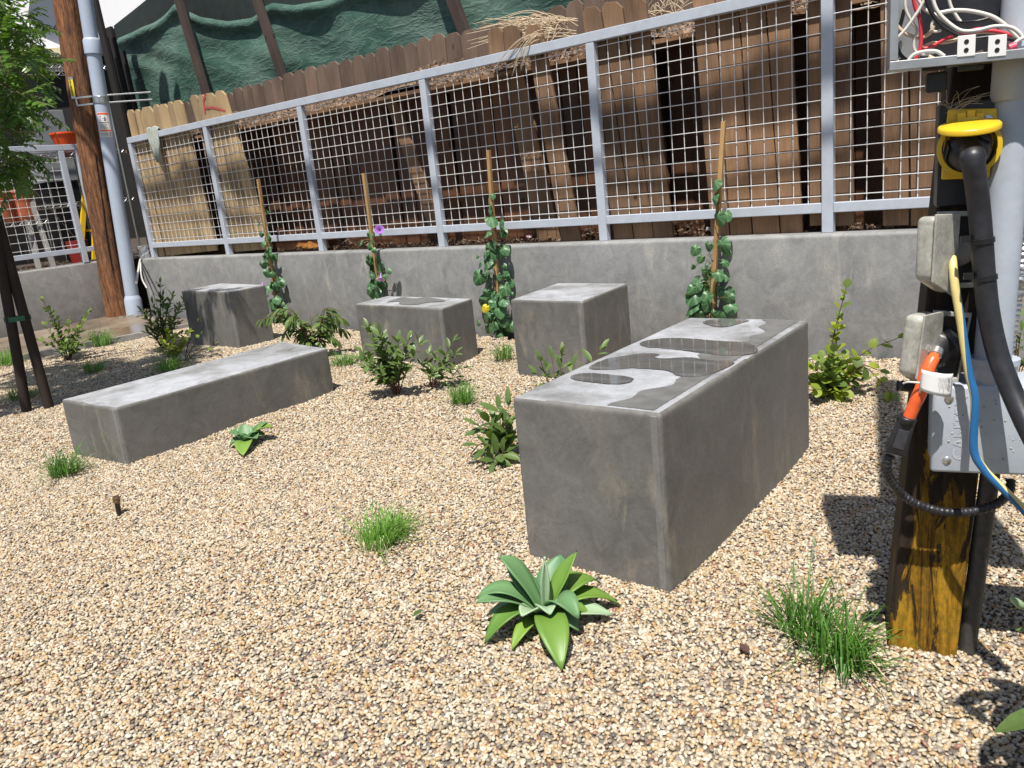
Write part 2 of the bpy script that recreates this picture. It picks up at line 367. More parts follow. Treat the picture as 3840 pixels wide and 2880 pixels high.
# ------------------------------------------------------------------ mesh builder
class MB:
    def __init__(s): s.v = []; s.f = []; s.mi = []
    def add(s, vs, fs, mi=0):
        o = len(s.v); s.v += [tuple(x) for x in vs]
        for f in fs: s.f.append(tuple(i + o for i in f)); s.mi.append(mi)
        return s
    def hexa(s, b, t, mi=0):      # 4 bottom, 4 top corners, same winding
        return s.add(list(b) + list(t), [(3, 2, 1, 0), (4, 5, 6, 7), (0, 1, 5, 4), (1, 2, 6, 5), (2, 3, 7, 6), (3, 0, 4, 7)], mi)
    def box(s, o, ax, ay, az, mi=0):
        o, ax, ay, az = map(Vector, (o, ax, ay, az)); b = [o, o + ax, o + ax + ay, o + ay]
        return s.hexa(b, [x + az for x in b], mi)
    def slab(s, poly, d, mi=0):   # polygon extruded along d
        n = len(poly); poly = [Vector(p) for p in poly]; d = Vector(d)
        return s.add(poly + [p + d for p in poly], [tuple(range(n - 1, -1, -1)), tuple(range(n, 2 * n))] + [(i, (i + 1) % n, n + (i + 1) % n, n + i) for i in range(n)], mi)
    def tube(s, pts, r, n=8, cap=True, mi=0, ref=None, twist=0., mis=None):
        pts = [Vector(p) for p in pts]; k = len(pts)
        rs = r if isinstance(r, (list, tuple)) else [r] * k
        tg = [(pts[min(i + 1, k - 1)] - pts[max(i - 1, 0)]).normalized() for i in range(k)]
        a = Vector(ref) if ref else (Vector((0, 0, 1)) if abs(tg[0].z) < .8 else Vector((1, 0, 0)))
        a = (a - tg[0] * a.dot(tg[0])).normalized(); vs = []
        for i in range(k):
            a = (a - tg[i] * a.dot(tg[i])).normalized(); b = tg[i].cross(a)
            for j in range(n):
                th = 2 * math.pi * j / n + twist * i
                vs.append(pts[i] + (a * math.cos(th) + b * math.sin(th)) * rs[i])
        o = len(s.v); s.v += [tuple(x) for x in vs]
        for i in range(k - 1):
            for j in range(n):
                s.f.append((o + i * n + j, o + i * n + (j + 1) % n, o + (i + 1) * n + (j + 1) % n, o + (i + 1) * n + j)); s.mi.append(mis[j] if mis else mi)
        if cap:
            s.f.append(tuple(o + j for j in range(n - 1, -1, -1))); s.mi.append(mi)
            s.f.append(tuple(o + (k - 1) * n + j for j in range(n))); s.mi.append(mi)
        return s
    def lathe(s, o, axis, prof, n=20, mi=0, cap=True):   # prof: (radius, distance)
        axis = Vector(axis).normalized(); o = Vector(o)
        return s.tube_prof(o, axis, prof, n, mi, cap)
    def tube_prof(s, o, ax, prof, n, mi, cap):
        a = ax.orthogonal().normalized(); b = ax.cross(a); vs = []
        for r, d in prof:
            for j in range(n):
                th = 2 * math.pi * j / n; vs.append(o + ax * d + (a * math.cos(th) + b * math.sin(th)) * r)
        k = len(prof); base = len(s.v); s.v += [tuple(x) for x in vs]
        for i in range(k - 1):
            for j in range(n):
                s.f.append((base + i * n + j, base + i * n + (j + 1) % n, base + (i + 1) * n + (j + 1) % n, base + (i + 1) * n + j)); s.mi.append(mi)
        if cap:
            s.f.append(tuple(base + j for j in range(n - 1, -1, -1))); s.mi.append(mi)
            s.f.append(tuple(base + (k - 1) * n + j for j in range(n))); s.mi.append(mi)
        return s
    def build(s, name, mats, parent=None, smooth=False, origin=None, bev=0., bseg=2):
        if not isinstance(mats, (list, tuple)): mats = [mats]
        if parent is not None: o = wloc(parent)
        else: o = Vector(origin) if origin is not None else Vector(s.v[0])
        me = bpy.data.meshes.new(name)
        me.from_pydata([tuple(Vector(x) - o) for x in s.v], [], s.f)
        for m in mats: me.materials.append(m)
        me.polygons.foreach_set('material_index', s.mi)
        bm = bmesh.new(); bm.from_mesh(me)
        bmesh.ops.recalc_face_normals(bm, faces=bm.faces[:])
        if bev > 0:
            bmesh.ops.remove_doubles(bm, verts=bm.verts[:], dist=1e-5)
            es = [e for e in bm.edges if len(e.link_faces) == 2 and e.calc_face_angle(0) > .6]
            bmesh.ops.bevel(bm, geom=es, offset=bev, segments=bseg, affect='EDGES', clamp_overlap=True, profile=.5)
        bm.to_mesh(me); bm.free()
        if smooth:
            me.polygons.foreach_set('use_smooth', [True] * len(me.polygons))
            try: me.set_sharp_from_angle(angle=math.radians(50))
            except Exception: pass
        me.update()
        ob = bpy.data.objects.new(name, me); COL.objects.link(ob)
        if parent is not None: ob.parent = parent
        else: ob.location = o
        return ob
WL = {}
def wloc(o):
    v = Vector((0, 0, 0))
    while o is not None: v = v + o.location; o = o.parent
    return v
def tag(o, label=None, cat=None, group=None, kind=None):
    if label: o['label'] = label
    if cat: o['category'] = cat
    if group: o['group'] = group
    if kind: o['kind'] = kind
    return o
def thing(name, label, cat, loc, group=None):
    o = bpy.data.objects.new(name, None); COL.objects.link(o); o.location = loc; o.empty_display_size = .1
    return tag(o, label, cat, group)
def structure(o, label=None): return tag(o, label, None, None, 'structure')
def inst(name, mesh, parent, mat4):
    """one more object sharing a mesh; mat4 is in world space, the parent is an unrotated root"""
    o = bpy.data.objects.new(name, mesh); COL.objects.link(o); o.parent = parent
    o.matrix_local = Matrix.Translation(-wloc(parent)) @ mat4
    return o
def spline(pts, n=8):
    pts = [Vector(p) for p in pts]
    if len(pts) < 3: return [pts[0].lerp(pts[-1], i / n) for i in range(n + 1)]
    P = [pts[0] * 2 - pts[1]] + pts + [pts[-1] * 2 - pts[-2]]; out = []
    for i in range(1, len(P) - 2):
        a, b, c, d = P[i - 1:i + 3]
        for k in range(n):
            t = k / n
            out.append(.5 * ((2 * b) + (c - a) * t + (2 * a - 5 * b + 4 * c - d) * t * t + (3 * b - a - 3 * c + d) * t ** 3))
    out.append(pts[-1]); return out
def closed_spline(pts, n=5):
    pts = [Vector(p) for p in pts]; k = len(pts); out = []
    for i in range(k):
        a, b, c, d = pts[i - 1], pts[i], pts[(i + 1) % k], pts[(i + 2) % k]
        for j in range(n):
            t = j / n
            out.append(.5 * ((2 * b) + (c - a) * t + (2 * a - 5 * b + 4 * c - d) * t * t + (3 * b - a - 3 * c + d) * t ** 3))
    return out
def frame_mat(o, x, y, z, s=1.):
    m = Matrix((Vector(x) * s, Vector(y) * s, Vector(z) * s)).transposed().to_4x4(); m.translation = Vector(o); return m
def text_obj(name, s, size, mat, parent, o, x, y, depth=.0004):
    cu = bpy.data.curves.new(name, 'FONT'); cu.body = s; cu.size = size; cu.extrude = depth; cu.align_x = 'CENTER'; cu.align_y = 'CENTER'
    tmp = bpy.data.objects.new(name, cu); COL.objects.link(tmp)
    dg = bpy.context.evaluated_depsgraph_get(); me = bpy.data.meshes.new_from_object(tmp.evaluated_get(dg))
    bpy.data.objects.remove(tmp); me.materials.clear(); me.materials.append(mat)
    x = Vector(x).normalized(); y = Vector(y); y = (y - x * y.dot(x)).normalized()
    return inst(name, me, parent, frame_mat(o, x, y, x.cross(y)))

# ================================================================== SETTING
# base ground to the horizon
g = MB()
gs = 60; st = [-60, -10, -2, 6, 14, 60]
g.add([(-gs, -gs, gz(-gs, -gs) - .03), (gs, -gs, gz(gs, -gs) - .03), (gs, gs, gz(gs, gs) - .03), (-gs, gs, gz(-gs, gs) - .03)], [(0, 1, 2, 3)])
structure(g.build('ground', MT['soil'], origin=(0, 0, -.03)), 'bare soil under the pebbles')

WBASE = lambda s, off=0.: F3(s, -.0545 + off, 0)
poly = [(-1.7, .55), (1.5, .35), (2.5, 1.5)] + [tuple(WBASE(3.6)[:2]), (-2.43, 6.71), (-4.5, 5.11), (-3.4, 3.3)]
def inside(x, y):
    c = False; n = len(poly)
    for i in range(n):
        (x1, y1), (x2, y2) = poly[i], poly[(i + 1) % n]
        if (y1 > y) != (y2 > y) and x < (x2 - x1) * (y - y1) / (y2 - y1) + x1: c = not c
    return c
def und(x, y): return .009 * math.sin(3.1 * x + 1.3 * y) + .005 * math.sin(5.3 * y - 2.2 * x + 1) + .004 * math.sin(9 * x + 7 * y)
cell = .09; idx = {}; gv = []; gf = []
def gp(i, j):
    if (i, j) not in idx:
        x, y = i * cell, j * cell; idx[(i, j)] = len(gv); gv.append((x, y, gz(x, y) - .008 + und(x, y)))
    return idx[(i, j)]
for i in range(-55, 40):
    for j in range(3, 80):
        if inside((i + .5) * cell, (j + .5) * cell):
            gf.append((gp(i, j), gp(i + 1, j), gp(i + 1, j + 1), gp(i, j + 1)))
gm = MB(); gm.add(gv, gf)
gravel = gm.build('gravel', MT['gbase'], origin=(0, 0, 0))
tag(gravel, 'rounded tan and white pebbles covering the planting bed', None, None, 'stuff')
ng = bpy.data.node_groups.new('pebble_scatter', 'GeometryNodeTree')
ng.interface.new_socket('Geometry', in_out='INPUT', socket_type='NodeSocketGeometry')
ng.interface.new_socket('Geometry', in_out='OUTPUT', socket_type='NodeSocketGeometry')
L = ng.links.new
gi = ng.nodes.new('NodeGroupInput'); go = ng.nodes.new('NodeGroupOutput')
posn = ng.nodes.new('GeometryNodeInputPosition'); sepx = ng.nodes.new('ShaderNodeSeparateXYZ'); L(posn.outputs[0], sepx.inputs[0])
def scatter(op, dmin, dens, seed, scale):
    cmp_ = ng.nodes.new('FunctionNodeCompare'); cmp_.data_type = 'FLOAT'; cmp_.operation = op; cmp_.inputs[1].default_value = 3.3; L(sepx.outputs[1], cmp_.inputs[0])
    dp = ng.nodes.new('GeometryNodeDistributePointsOnFaces'); dp.distribute_method = 'POISSON'
    dp.inputs['Distance Min'].default_value = dmin; dp.inputs['Density Max'].default_value = dens; dp.inputs['Seed'].default_value = seed
    L(gi.outputs[0], dp.inputs['Mesh']); L(cmp_.outputs[0], dp.inputs['Selection'])
    st = ng.nodes.new('GeometryNodeStoreNamedAttribute'); st.data_type = 'FLOAT'; st.domain = 'POINT'; st.inputs['Name'].default_value = 'gsize'; st.inputs['Value'].default_value = scale
    L(dp.outputs[0], st.inputs['Geometry']); return st.outputs[0]
jp = ng.nodes.new('GeometryNodeJoinGeometry')
L(scatter('LESS_THAN', .0049, 46000, 3, .76), jp.inputs[0]); L(scatter('GREATER_EQUAL', .0064, 22000, 8, .9), jp.inputs[0])
gti = ng.nodes.new('GeometryNodeGeometryToInstance')
for k in range(5):
    ico = ng.nodes.new('GeometryNodeMeshIcoSphere'); ico.inputs['Radius'].default_value = 1; ico.inputs['Subdivisions'].default_value = 2
    nz = ng.nodes.new('ShaderNodeTexNoise'); nz.noise_dimensions = '4D'; nz.inputs['W'].default_value = k * 5.7; nz.inputs['Scale'].default_value = .75; nz.inputs['Detail'].default_value = 1
    sub = ng.nodes.new('ShaderNodeVectorMath'); sub.operation = 'SUBTRACT'; sub.inputs[1].default_value = (.5, .5, .5)
    scl = ng.nodes.new('ShaderNodeVectorMath'); scl.operation = 'SCALE'; scl.inputs['Scale'].default_value = 1.15
    sp_ = ng.nodes.new('GeometryNodeSetPosition'); sm = ng.nodes.new('GeometryNodeSetShadeSmooth'); ms = ng.nodes.new('GeometryNodeSetMaterial')
    ms.inputs['Material'].default_value = MT['pebble']
    L(nz.outputs['Color'], sub.inputs[0]); L(sub.outputs[0], scl.inputs[0]); L(scl.outputs[0], sp_.inputs['Offset'])
    L(ico.outputs[0], sp_.inputs['Geometry']); L(sp_.outputs[0], sm.inputs[0]); L(sm.outputs[0], ms.inputs[0]); L(ms.outputs[0], gti.inputs[0])
iop = ng.nodes.new('GeometryNodeInstanceOnPoints'); iop.inputs['Pick Instance'].default_value = True
def rv(lo, hi, seed):
    n = ng.nodes.new('FunctionNodeRandomValue'); n.data_type = 'FLOAT_VECTOR'; n.inputs[0].default_value = lo; n.inputs[1].default_value = hi; n.inputs['Seed'].default_value = seed
    return n.outputs[0]
rs = ng.nodes.new('FunctionNodeRandomValue'); rs.data_type = 'FLOAT'; rs.inputs[2].default_value = .72; rs.inputs[3].default_value = 1.3; rs.inputs['Seed'].default_value = 9
vm = ng.nodes.new('ShaderNodeVectorMath'); vm.operation = 'SCALE'
L(rv((.0052, .0041, .0031), (.0084, .0060, .0048), 4), vm.inputs[0]); L(rs.outputs[1], vm.inputs['Scale'])
ga_ = ng.nodes.new('GeometryNodeInputNamedAttribute'); ga_.data_type = 'FLOAT'; ga_.inputs['Name'].default_value = 'gsize'; vm2 = ng.nodes.new('ShaderNodeVectorMath'); vm2.operation = 'SCALE'; L(vm.outputs[0], vm2.inputs[0]); L(ga_.outputs[0], vm2.inputs['Scale'])
L(vm2.outputs[0], iop.inputs['Scale']); L(rv((-.55, -.55, 0), (.55, .55, 6.283), 5), iop.inputs['Rotation'])
pj = ng.nodes.new('GeometryNodeSetPosition'); L(jp.outputs[0], pj.inputs['Geometry']); L(rv((-.001, -.001, .0005), (.001, .001, .0055), 6), pj.inputs['Offset'])
L(pj.outputs[0], iop.inputs['Points']); L(gti.outputs[0], iop.inputs['Instance'])
jn = ng.nodes.new('GeometryNodeJoinGeometry'); L(gi.outputs[0], jn.inputs[0]); L(iop.outputs[0], jn.inputs[0]); L(jn.outputs[0], go.inputs[0])
md = gravel.modifiers.new('scatter', 'NODES'); md.node_group = ng

# wet pavement strip and its edging
pv = MB()
def gpt(x, y, h=0.): return Vector((x, y, gz(x, y) + h))
pv.slab([gpt(-2.45, 6.70, -.05), gpt(-3.25, 7.38, -.05), gpt(-3.5, 8.0, -.05), gpt(-5.6, 6.2, -.05), gpt(-7.5, 4.0, -.05), gpt(-6.5, 3.55, -.05)], (0, 0, .064))
structure(pv.build('pavement', MT['pave'], origin=gpt(-3.5, 6.6)), 'wet tan concrete strip along the foot of the walls')
kb = MB(); d = Vector((-.79, -.61, 0)); nn = Vector((.61, -.79, 0))
a = gpt(-2.47, 6.68, -.05); kb.box(a, d * 4.2, nn * .035, ZUP * .075)
structure(kb.build('kerb', MT['wing'], origin=a), 'thin concrete edging between pavement and pebbles')
# raised ground behind the walls
ub = MB()
ub.slab([F3(-5.25, .10, .05), F3(6, .10, .05), F3(6, 14, .05), F3(-5.25, 14, .05)], (0, 0, .53))
ub.slab([W3(-4, .21, .05), W3(1.05, .21, .05), F3(-5.27, .6, .05), F3(-5.27, 14, .05), W3(-4, 14, .05)], (0, 0, .54))
structure(ub.build('terrain', MT['soil'], origin=F3(0, .2, .05)), 'raised soil behind the retaining walls')

# ------------------------------------------------------------------ retaining walls
def wallbody(name, P, s0, s1, off0, off1, z0, z1, mat, label):
    b = MB(); b.box(P(s0, off0, z0), P(s1, off0, z0) - P(s0, off0, z0), P(s0, off1, z0) - P(s0, off0, z0), ZUP * (z1 - z0))
    return tag(b.build(name, mat, origin=P((s0 + s1) / 2, off0, z0), bev=.018, bseg=3, smooth=True), label, 'wall')
S0 = Fs(301, 560, -.0545)
tag(wallbody('retaining_wall', F3, S0, 5.2, -.0545, .095, -.08, .607, MT['wall'], 'long smooth grey concrete retaining wall under the mesh fence'), kind='thing')
tag(wallbody('retaining_wall', W3, -3.5, .965, 0, .2, -.05, .622, MT['wing'], 'short pale concrete wall left of the brown wooden pole'), kind='thing')

# ------------------------------------------------------------------ mesh fences
def fence(P, posts, label, origin_s, z_foot, z_bl, z_top, xend_last=None):
    root = thing('mesh_fence', label, 'fence', P(origin_s, 0, z_foot))
    AX = (P(1, 0, 0) - P(0, 0, 0)); BX = (P(0, 1, 0) - P(0, 0, 0)); PW = .05
    zr = z_top - .05
    L_ = MB(); L_.box(P(posts[0], 0, zr), AX * (posts[-1] + PW - posts[0]), BX * .042, ZUP * .05); L_.build('top_rail', MT['steel'], root, bev=.003)
    pm = None
    hw = {}; vw = {}
    def wiremesh(L, key):
        m = MB(); k = 2
        m.tube([Vector((0, 0, -L / 2)), Vector((0, 0, L / 2))], .0023, 6)
        o = m.build('wire', MT['wire'], origin=(0, 0, 0), smooth=True); me = o.data; bpy.data.objects.remove(o); return me
    zt, zb = zr - .004, z_bl + .045 + .004
    vmesh = wiremesh(zr - z_bl - .045, 'v')
    for i, s in enumerate(posts):
        b = MB(); b.box(P(s, 0, z_foot), AX * PW, BX * .042, ZUP * (zr - .002 - z_foot)); b.build('post', MT['steel'], root, bev=.003)
        if i == len(posts) - 1: break
        s2 = posts[i + 1]; Lp = s2 - s - PW
        b = MB(); b.box(P(s + PW + .001, 0.002, z_bl), AX * (Lp - .002), BX * .038, ZUP * .045); b.build('bottom_rail', MT['steel'], root, bev=.003)
        hm = wiremesh(Lp, 'h'); nvi = max(2, round(Lp / .0688)) - 1; sp = Lp / (nvi + 1)
        q = AX.to_track_quat('Z', 'Y').to_matrix().to_4x4()
        for k in range(nvi):
            inst('wire', vmesh, root, Matrix.Translation(P(s + PW + sp * (k + 1), .0265, (zr + z_bl + .045) / 2)))
        H = zr - z_bl - .045; nh = max(2, int(H / .0668))
        for k in range(nh):
            z = z_bl + .045 + .03 + k * (H - .055) / (nh - 1)
            inst('wire', hm, root, Matrix.Translation(P(s + PW + Lp / 2, .0205, z)) @ q)
    return root
fence(F3, [-4.869, -3.640, -2.420, -1.204, .012, 1.208, 2.42, 3.63], 'long pale blue-grey metal mesh fence on top of the long retaining wall', 0, .607, .6955, 1.6728)
wing = fence(W3, [-2.9, -1.75, -.55, .835 - .0, ], 'short grey metal mesh fence left of the brown wooden pole', .5, .622, .718, 1.680)
b = MB(); b.box(W3(.985, 0, .718), WA * .05, WB * .05, ZUP * .91); b.build('post', MT['steel'], wing, bev=.003)
b = MB(); b.box(W3(.886, 0, 1.63), WA * .149, WB * .05, ZUP * .05); b.build('top_rail', MT['steel'], wing, bev=.003)
b = MB(); b.box(W3(.886, .002, .718), WA * .098, WB * .046, ZUP * .045); b.build('bottom_rail', MT['steel'], wing, bev=.003)

# ------------------------------------------------------------------ board fence (front boards)
def z2(x, y): return (230.4 + .3646 * x, .3646 * y)
def z3(x, y): return (921.7 + .3646 * x, .3646 * y)
def z4(x, y): return (1613 + .3475 * x, .3475 * y)
bf = thing('board_fence', 'leaning wooden board fence behind the mesh, pale at its left end', 'fence', F3(-1, .12, .58))
def board(root, tl, tr, br, bl, off, mat, dog=True, thick=.018, name='board', off2=None):
    a, b_ = FP(*tl, off), FP(*tr, off); o2 = off if off2 is None else off2
    c, d_ = FP(*br, o2), FP(*bl, o2)
    wv = b_ - a; dn = (d_ - a).normalized()
    if dog:
        k = .24 * wv.length
        p = [d_, c, b_ + dn * k, b_ - wv * .24, a + wv * .24, a + dn * k]
    else: p = [d_, c, b_, a]
    m = MB(); m.slab(p, FB * thick); return m.build(name, mat, root, bev=.0015, bseg=1)
def group(tl, tr, br, bl, fr, mat, conv, off, dog=True, jit=.002, o2=None):
    for f0, f1 in fr:
        l = lambda p, q, f: (p[0] + (q[0] - p[0]) * f, p[1] + (q[1] - p[1]) * f)
        dy = rnd.uniform(-6, 6)
        A, B = l(tl, tr, f0), l(tl, tr, f1); C, D = l(bl, br, f1), l(bl, br, f0)
        A = (A[0], A[1] + dy); B = (B[0], B[1] + dy)
        j = rnd.uniform(0, jit)
        board(bf, conv(*A), conv(*B), conv(*C), conv(*D), off + j, mat, dog, off2=(o2 + j if o2 else None))
group((115, 655), (440, 595), (655, 1483), (300, 1522), [(0, .12), (.15, .225), (.235, .47), (.475, .575), (.58, .735), (.74, .83), (.835, 1.)], MT['pale_board'], z2, .0465)
group((487, 565), (692, 538), (978, 1474), (762, 1492), [(0, .235), (.24, .43), (.437, .70), (.708, 1.)], MT['pale_board'], z2, .0465)
board(bf, z2(1622, 515), z2(1690, 515), z2(1985, 1345), z2(1912, 1360), .2, MT['brown_board'], False)
board(bf, z3(358, 168), z3(446, 160), z3(462, 335), z3(372, 345), .05, MT['brown_board'])
board(bf, z3(448, 152), z3(552, 150), z3(560, 340), z3(470, 380), .05, MT['brown_board'])
board(bf, z3(578, 150), z3(676, 142), z3(915, 1428), z3(800, 1436), .0465, MT['brown_board'])
board(bf, z3(440, 400), z3(560, 392), z3(796, 1430), z3(664, 1440), .20, MT['brown_board'], False)
for q in ([915, 1024, 1225, 1112], [1030, 1150, 1345, 1232], [1156, 1292, 1462, 1350]):
    board(bf, z3(q[0], 45 - (q[0] - 915) * .25), z3(q[1], 35 - (q[0] - 915) * .25), z3(q[2], 1415), z3(q[3], 1420), .0465 + rnd.uniform(0, .002), MT['brown_board'])
for q in ([1562, 1690, 1792, 1686], [1698, 1832, 1925, 1800], [1842, 1990, 2092, 1934], [2000, 2140, 2228, 2100]):
    board(bf, z3(q[0], -170), z3(q[1], -185), z3(q[2], 1395), z3(q[3], 1400), .0465 + rnd.uniform(0, .002), MT['brown_board'])
for q in ([378, 475, 478, 392], [532, 636, 668, 545], [826, 1000, 1006, 846], [1012, 1180, 1186, 1020], [1190, 1370, 1370, 1200], [1380, 1560, 1555, 1385], [1570, 1760, 1750, 1570], [1770, 1960, 1950, 1770]):
    board(bf, z4(q[0], -240), z4(q[1], -250), z4(q[2], 1400), z4(q[3], 1405), .0465 + rnd.uniform(0, .002), MT['brown_board'])
# recessed dark boards holding the bank back
s = -5.1
while s < 4.4:
    wd = rnd.uniform(.115, .145); sh = rnd.uniform(-.05, .03); j = rnd.uniform(0, .015)
    m = MB(); m.slab([F3(s, .34 + j, .56), F3(s + wd - .004, .34 + j, .56), F3(s + wd - .004 + sh, .33 + j, 1.575), F3(s + sh, .33 + j, 1.575)], FB * .018)
    m.build('board', MT['dark_board'], bf)
    s += wd + .002
# ledge planks carrying the mulch
for a, b_, o in ((-5.15, -3.1, .11), (-3.09, -1.22, .10), (-1.21, .6, .105), (.61, 2.4, .115), (2.41, 4.4, .115)):
    m = MB(); m.box(F3(a, o, 1.565), FA * (b_ - a), FB * (.35), ZUP * .022); m.build('ledge_plank', MT['brown_board'], bf)
# red spray mark: one upright stroke and one across
def stroke(pts, wd, off):
    m = MB(); q = [FP(*p, off) for p in pts]
    for i in range(len(q) - 1):
        t_ = (q[i + 1] - q[i]).normalized(); n_ = t_.cross(FB).normalized() * wd
        m.slab([q[i] - n_, q[i] + n_, q[i + 1] + n_, q[i + 1] - n_], FB * .0015)
    return m
m = stroke([z2(582, 558), z2(572, 600), z2(580, 640), z2(582, 672)], .010, .0445); m.build('paint_mark', MT['red'], bf)
m = stroke([z2(580, 640), z2(625, 636), z2(665, 645), z2(702, 657)], .008, .044); m.build('paint_mark', MT['red'], bf)

# back picket fence with dog-eared tops above the mulch
pk = thing('picket_fence', 'weathered grey-brown dog-eared pickets standing behind the mulch', 'fence', F3(-1, .47, 1.2))
s = -5.3
while s < 4.4:
    wd = rnd.uniform(.118, .145); zt = 1.945 + rnd.uniform(-.014, .014) + .01 * math.sin(s * 2); j = rnd.uniform(0, .008)
    p = [F3(s, .46 + j, .7), F3(s + wd, .46 + j, .7), F3(s + wd, .46 + j, zt - .03), F3(s + wd * .76, .46 + j, zt), F3(s + wd * .24, .46 + j, zt), F3(s, .46 + j, zt - .03)]
    m = MB(); m.slab(p, FB * .018); m.build('picket', MT['picket'], pk, bev=.0012, bseg=1)
    s += wd + .004
m = MB(); m.box(F3(-5.3, .49, 1.2), FA * 9.7, FB * .04, ZUP * .09); m.build('rail', MT['picket'], pk)
# mulch on the ledge: chips and the heap under them
def chips(n, f, size=(.012, .035), name='mulch', label='', mat=None, origin=(0, 0, 0), heap=None):
    m = MB()
    if heap: m.add(*heap)
    for _ in range(n):
        p, up = f(); l = rnd.uniform(*size); wv = l * rnd.uniform(.18, .42); th = l * .1
        q = Quaternion((rnd.gauss(0, 1), rnd.gauss(0, 1), rnd.gauss(0, 1), rnd.gauss(0, 1))).normalized()
        x = q @ Vector((1, 0, 0)); x.z *= .55; x.normalize(); y = x.cross(q @ Vector((0, 1, 0))).normalized(); z = x.cross(y)
        a = p - x * l / 2 - y * wv / 2
        c = a + x * l; m.add([a, c, c + y * wv, a + y * wv, a + z * th + x * l * .1, c + z * th - x * l * .1, c + y * wv + z * th, a + y * wv + z * th],
                             [(0, 3, 2, 1), (4, 5, 6, 7), (0, 1, 5, 4), (1, 2, 6, 5), (2, 3, 7, 6), (3, 0, 4, 7)])
    return tag(m.build(name, mat or MT['mulch'], origin=origin), label, None, None, 'stuff')
def mz(s, o): return 1.598 + .42 * (o - .15) + .022 * math.sin(s * 3.1 + .5) + .016 * math.sin(s * 7.7) + .03 * max(0, math.sin(s * 1.3 + 2.6))
hs = [-5.15 + .05 * i for i in range(191)]; ho = [.11, .18, .28, .36, .455]
hv = [F3(s, o, mz(s, o) - .012) for s in hs for o in ho]; hf = [(i * 5 + j, i * 5 + j + 1, (i + 1) * 5 + j + 1, (i + 1) * 5 + j) for i in range(190) for j in range(4)]
def fm():
    s = rnd.uniform(-5.1, 4.3); o = rnd.uniform(.10, .455); return F3(s, o, mz(s, o) + rnd.uniform(-.008, .012)), ZUP
chips(7500, fm, label='brown wood-chip mulch heaped on the ledge behind the mesh fence', origin=F3(0, .3, 1.6), heap=(hv, hf))
def fm2():
    s = rnd.uniform(-5.1, 4.3); o = rnd.uniform(.13, .34); return F3(s, o, .59 + rnd.uniform(0, .03) + .05 * max(0, math.sin(s * 2.2 + 1.2)) * (o - .1) * 4), ZUP
chips(3500, fm2, label='mulch chips lying along the back of the retaining wall', origin=F3(0, .2, .58))
def fm3():
    s = rnd.uniform(-3.2, 1.1); o = rnd.uniform(.22, 1.2); return W3(s, o, .60 + rnd.uniform(0, .02)), ZUP
chips(1800, fm3, label='leaf litter and chips behind the short left wall', origin=W3(0, .3, .6))

# old timber lying on the wall behind the mesh, with a split orange patch
tb = thing('timber', 'old dark red-brown timber lying on the retaining wall behind the mesh', 'timber', F3(-2.2, .2, .6))
s1, s2 = Fs(482, 530, .2), Fs(715, 520, .2)
m = MB(); m.box(F3(s1, .17, .597), FA * (s2 - s1), FB * .09, ZUP * .075); m.build('beam', MT['dark_board'], tb, bev=.006)
m = MB(); pts = [FP(638, 533, .168), FP(645, 524, .168), FP(660, 526, .168), FP(668, 521, .168), FP(683, 527, .168), FP(690, 533, .168), FP(665, 537, .168)]
m.slab(pts, FB * .004); m.build('split_patch', MT['pink'], tb)
# red and white scrap
b = MB(); c = FP(1143, 511, .18)
for k in range(5):
    a = rnd.uniform(0, 6); b.add([c + Vector((math.cos(a + i * 1.7) * rnd.uniform(.008, .026), rnd.uniform(-.01, .01), math.sin(a + i * 1.7) * rnd.uniform(.006, .02))) for i in range(4)], [(0, 1, 2, 3)], k % 2)
tag(b.build('wrapper', [MT['pinkp'], MT['white']], origin=c), 'crumpled red and white wrapper on the mulch behind the mesh', 'litter')
b = MB(); c = FP(1555, 497, .16)
for k in range(9):
    cc = c + FA * rnd.uniform(-.07, .07) + ZUP * rnd.uniform(-.005, .012); a = rnd.uniform(0, 6)
    b.add([cc + FA * math.cos(a + i * 1.6) * rnd.uniform(.015, .04) + ZUP * math.sin(a + i * 1.6) * rnd.uniform(.006, .018) + FB * rnd.uniform(-.015, .015) for i in range(4)], [(0, 1, 2), (0, 2, 3)])
tag(b.build('plastic_scrap', simple('grey_film', (.5, .48, .47), .4, 0, .2, 30, .1), origin=c), 'crumpled pale plastic scrap on the wall behind the mesh', 'litter')

# dry grass stalks thrown over the mulch
b = MB()
for k in range(70):
    a = FP(rnd.uniform(1180, 1250), rnd.uniform(38, 85), .28); tip = FP(rnd.choice([rnd.uniform(1000, 1130), rnd.uniform(1060, 1200)]), rnd.uniform(38, 110), rnd.uniform(.1, .3))
    mid = a.lerp(tip, .5) + ZUP * rnd.uniform(.01, .06); b.tube(spline([a, mid, tip], 5), [.0022] * 5 + [.0018] * 5 + [.001], 4)
for k in range(8):
    a = FP(rnd.uniform(1150, 1230), rnd.uniform(60, 80), .12); tip = FP(rnd.uniform(1060, 1150), rnd.uniform(110, 165), -.02)
    b.tube(spline([a, a.lerp(tip, .5) + ZUP * .05 - FB * .05, tip], 5), .0017, 4)
tag(b.build('dry_grass', MT['straw'], origin=FP(1200, 60, .25)), 'bundle of dry straw-coloured stalks tossed over the pickets', 'dry grass', None, 'stuff')
b = MB()
for k in range(22):
    a = FP(rnd.uniform(1395, 1480), rnd.uniform(12, 40), .28); tip = a + FA * rnd.uniform(-.35, .35) + ZUP * rnd.uniform(.0, .06)
    b.tube(spline([a, a.lerp(tip, .5) + ZUP * rnd.uniform(.01, .05), tip], 4), .0022, 4)
tag(b.build('dry_grass', MT['straw'], origin=FP(1430, 20, .28)), 'smaller heap of dry stalks right of the tall front boards', 'dry grass', None, 'stuff')

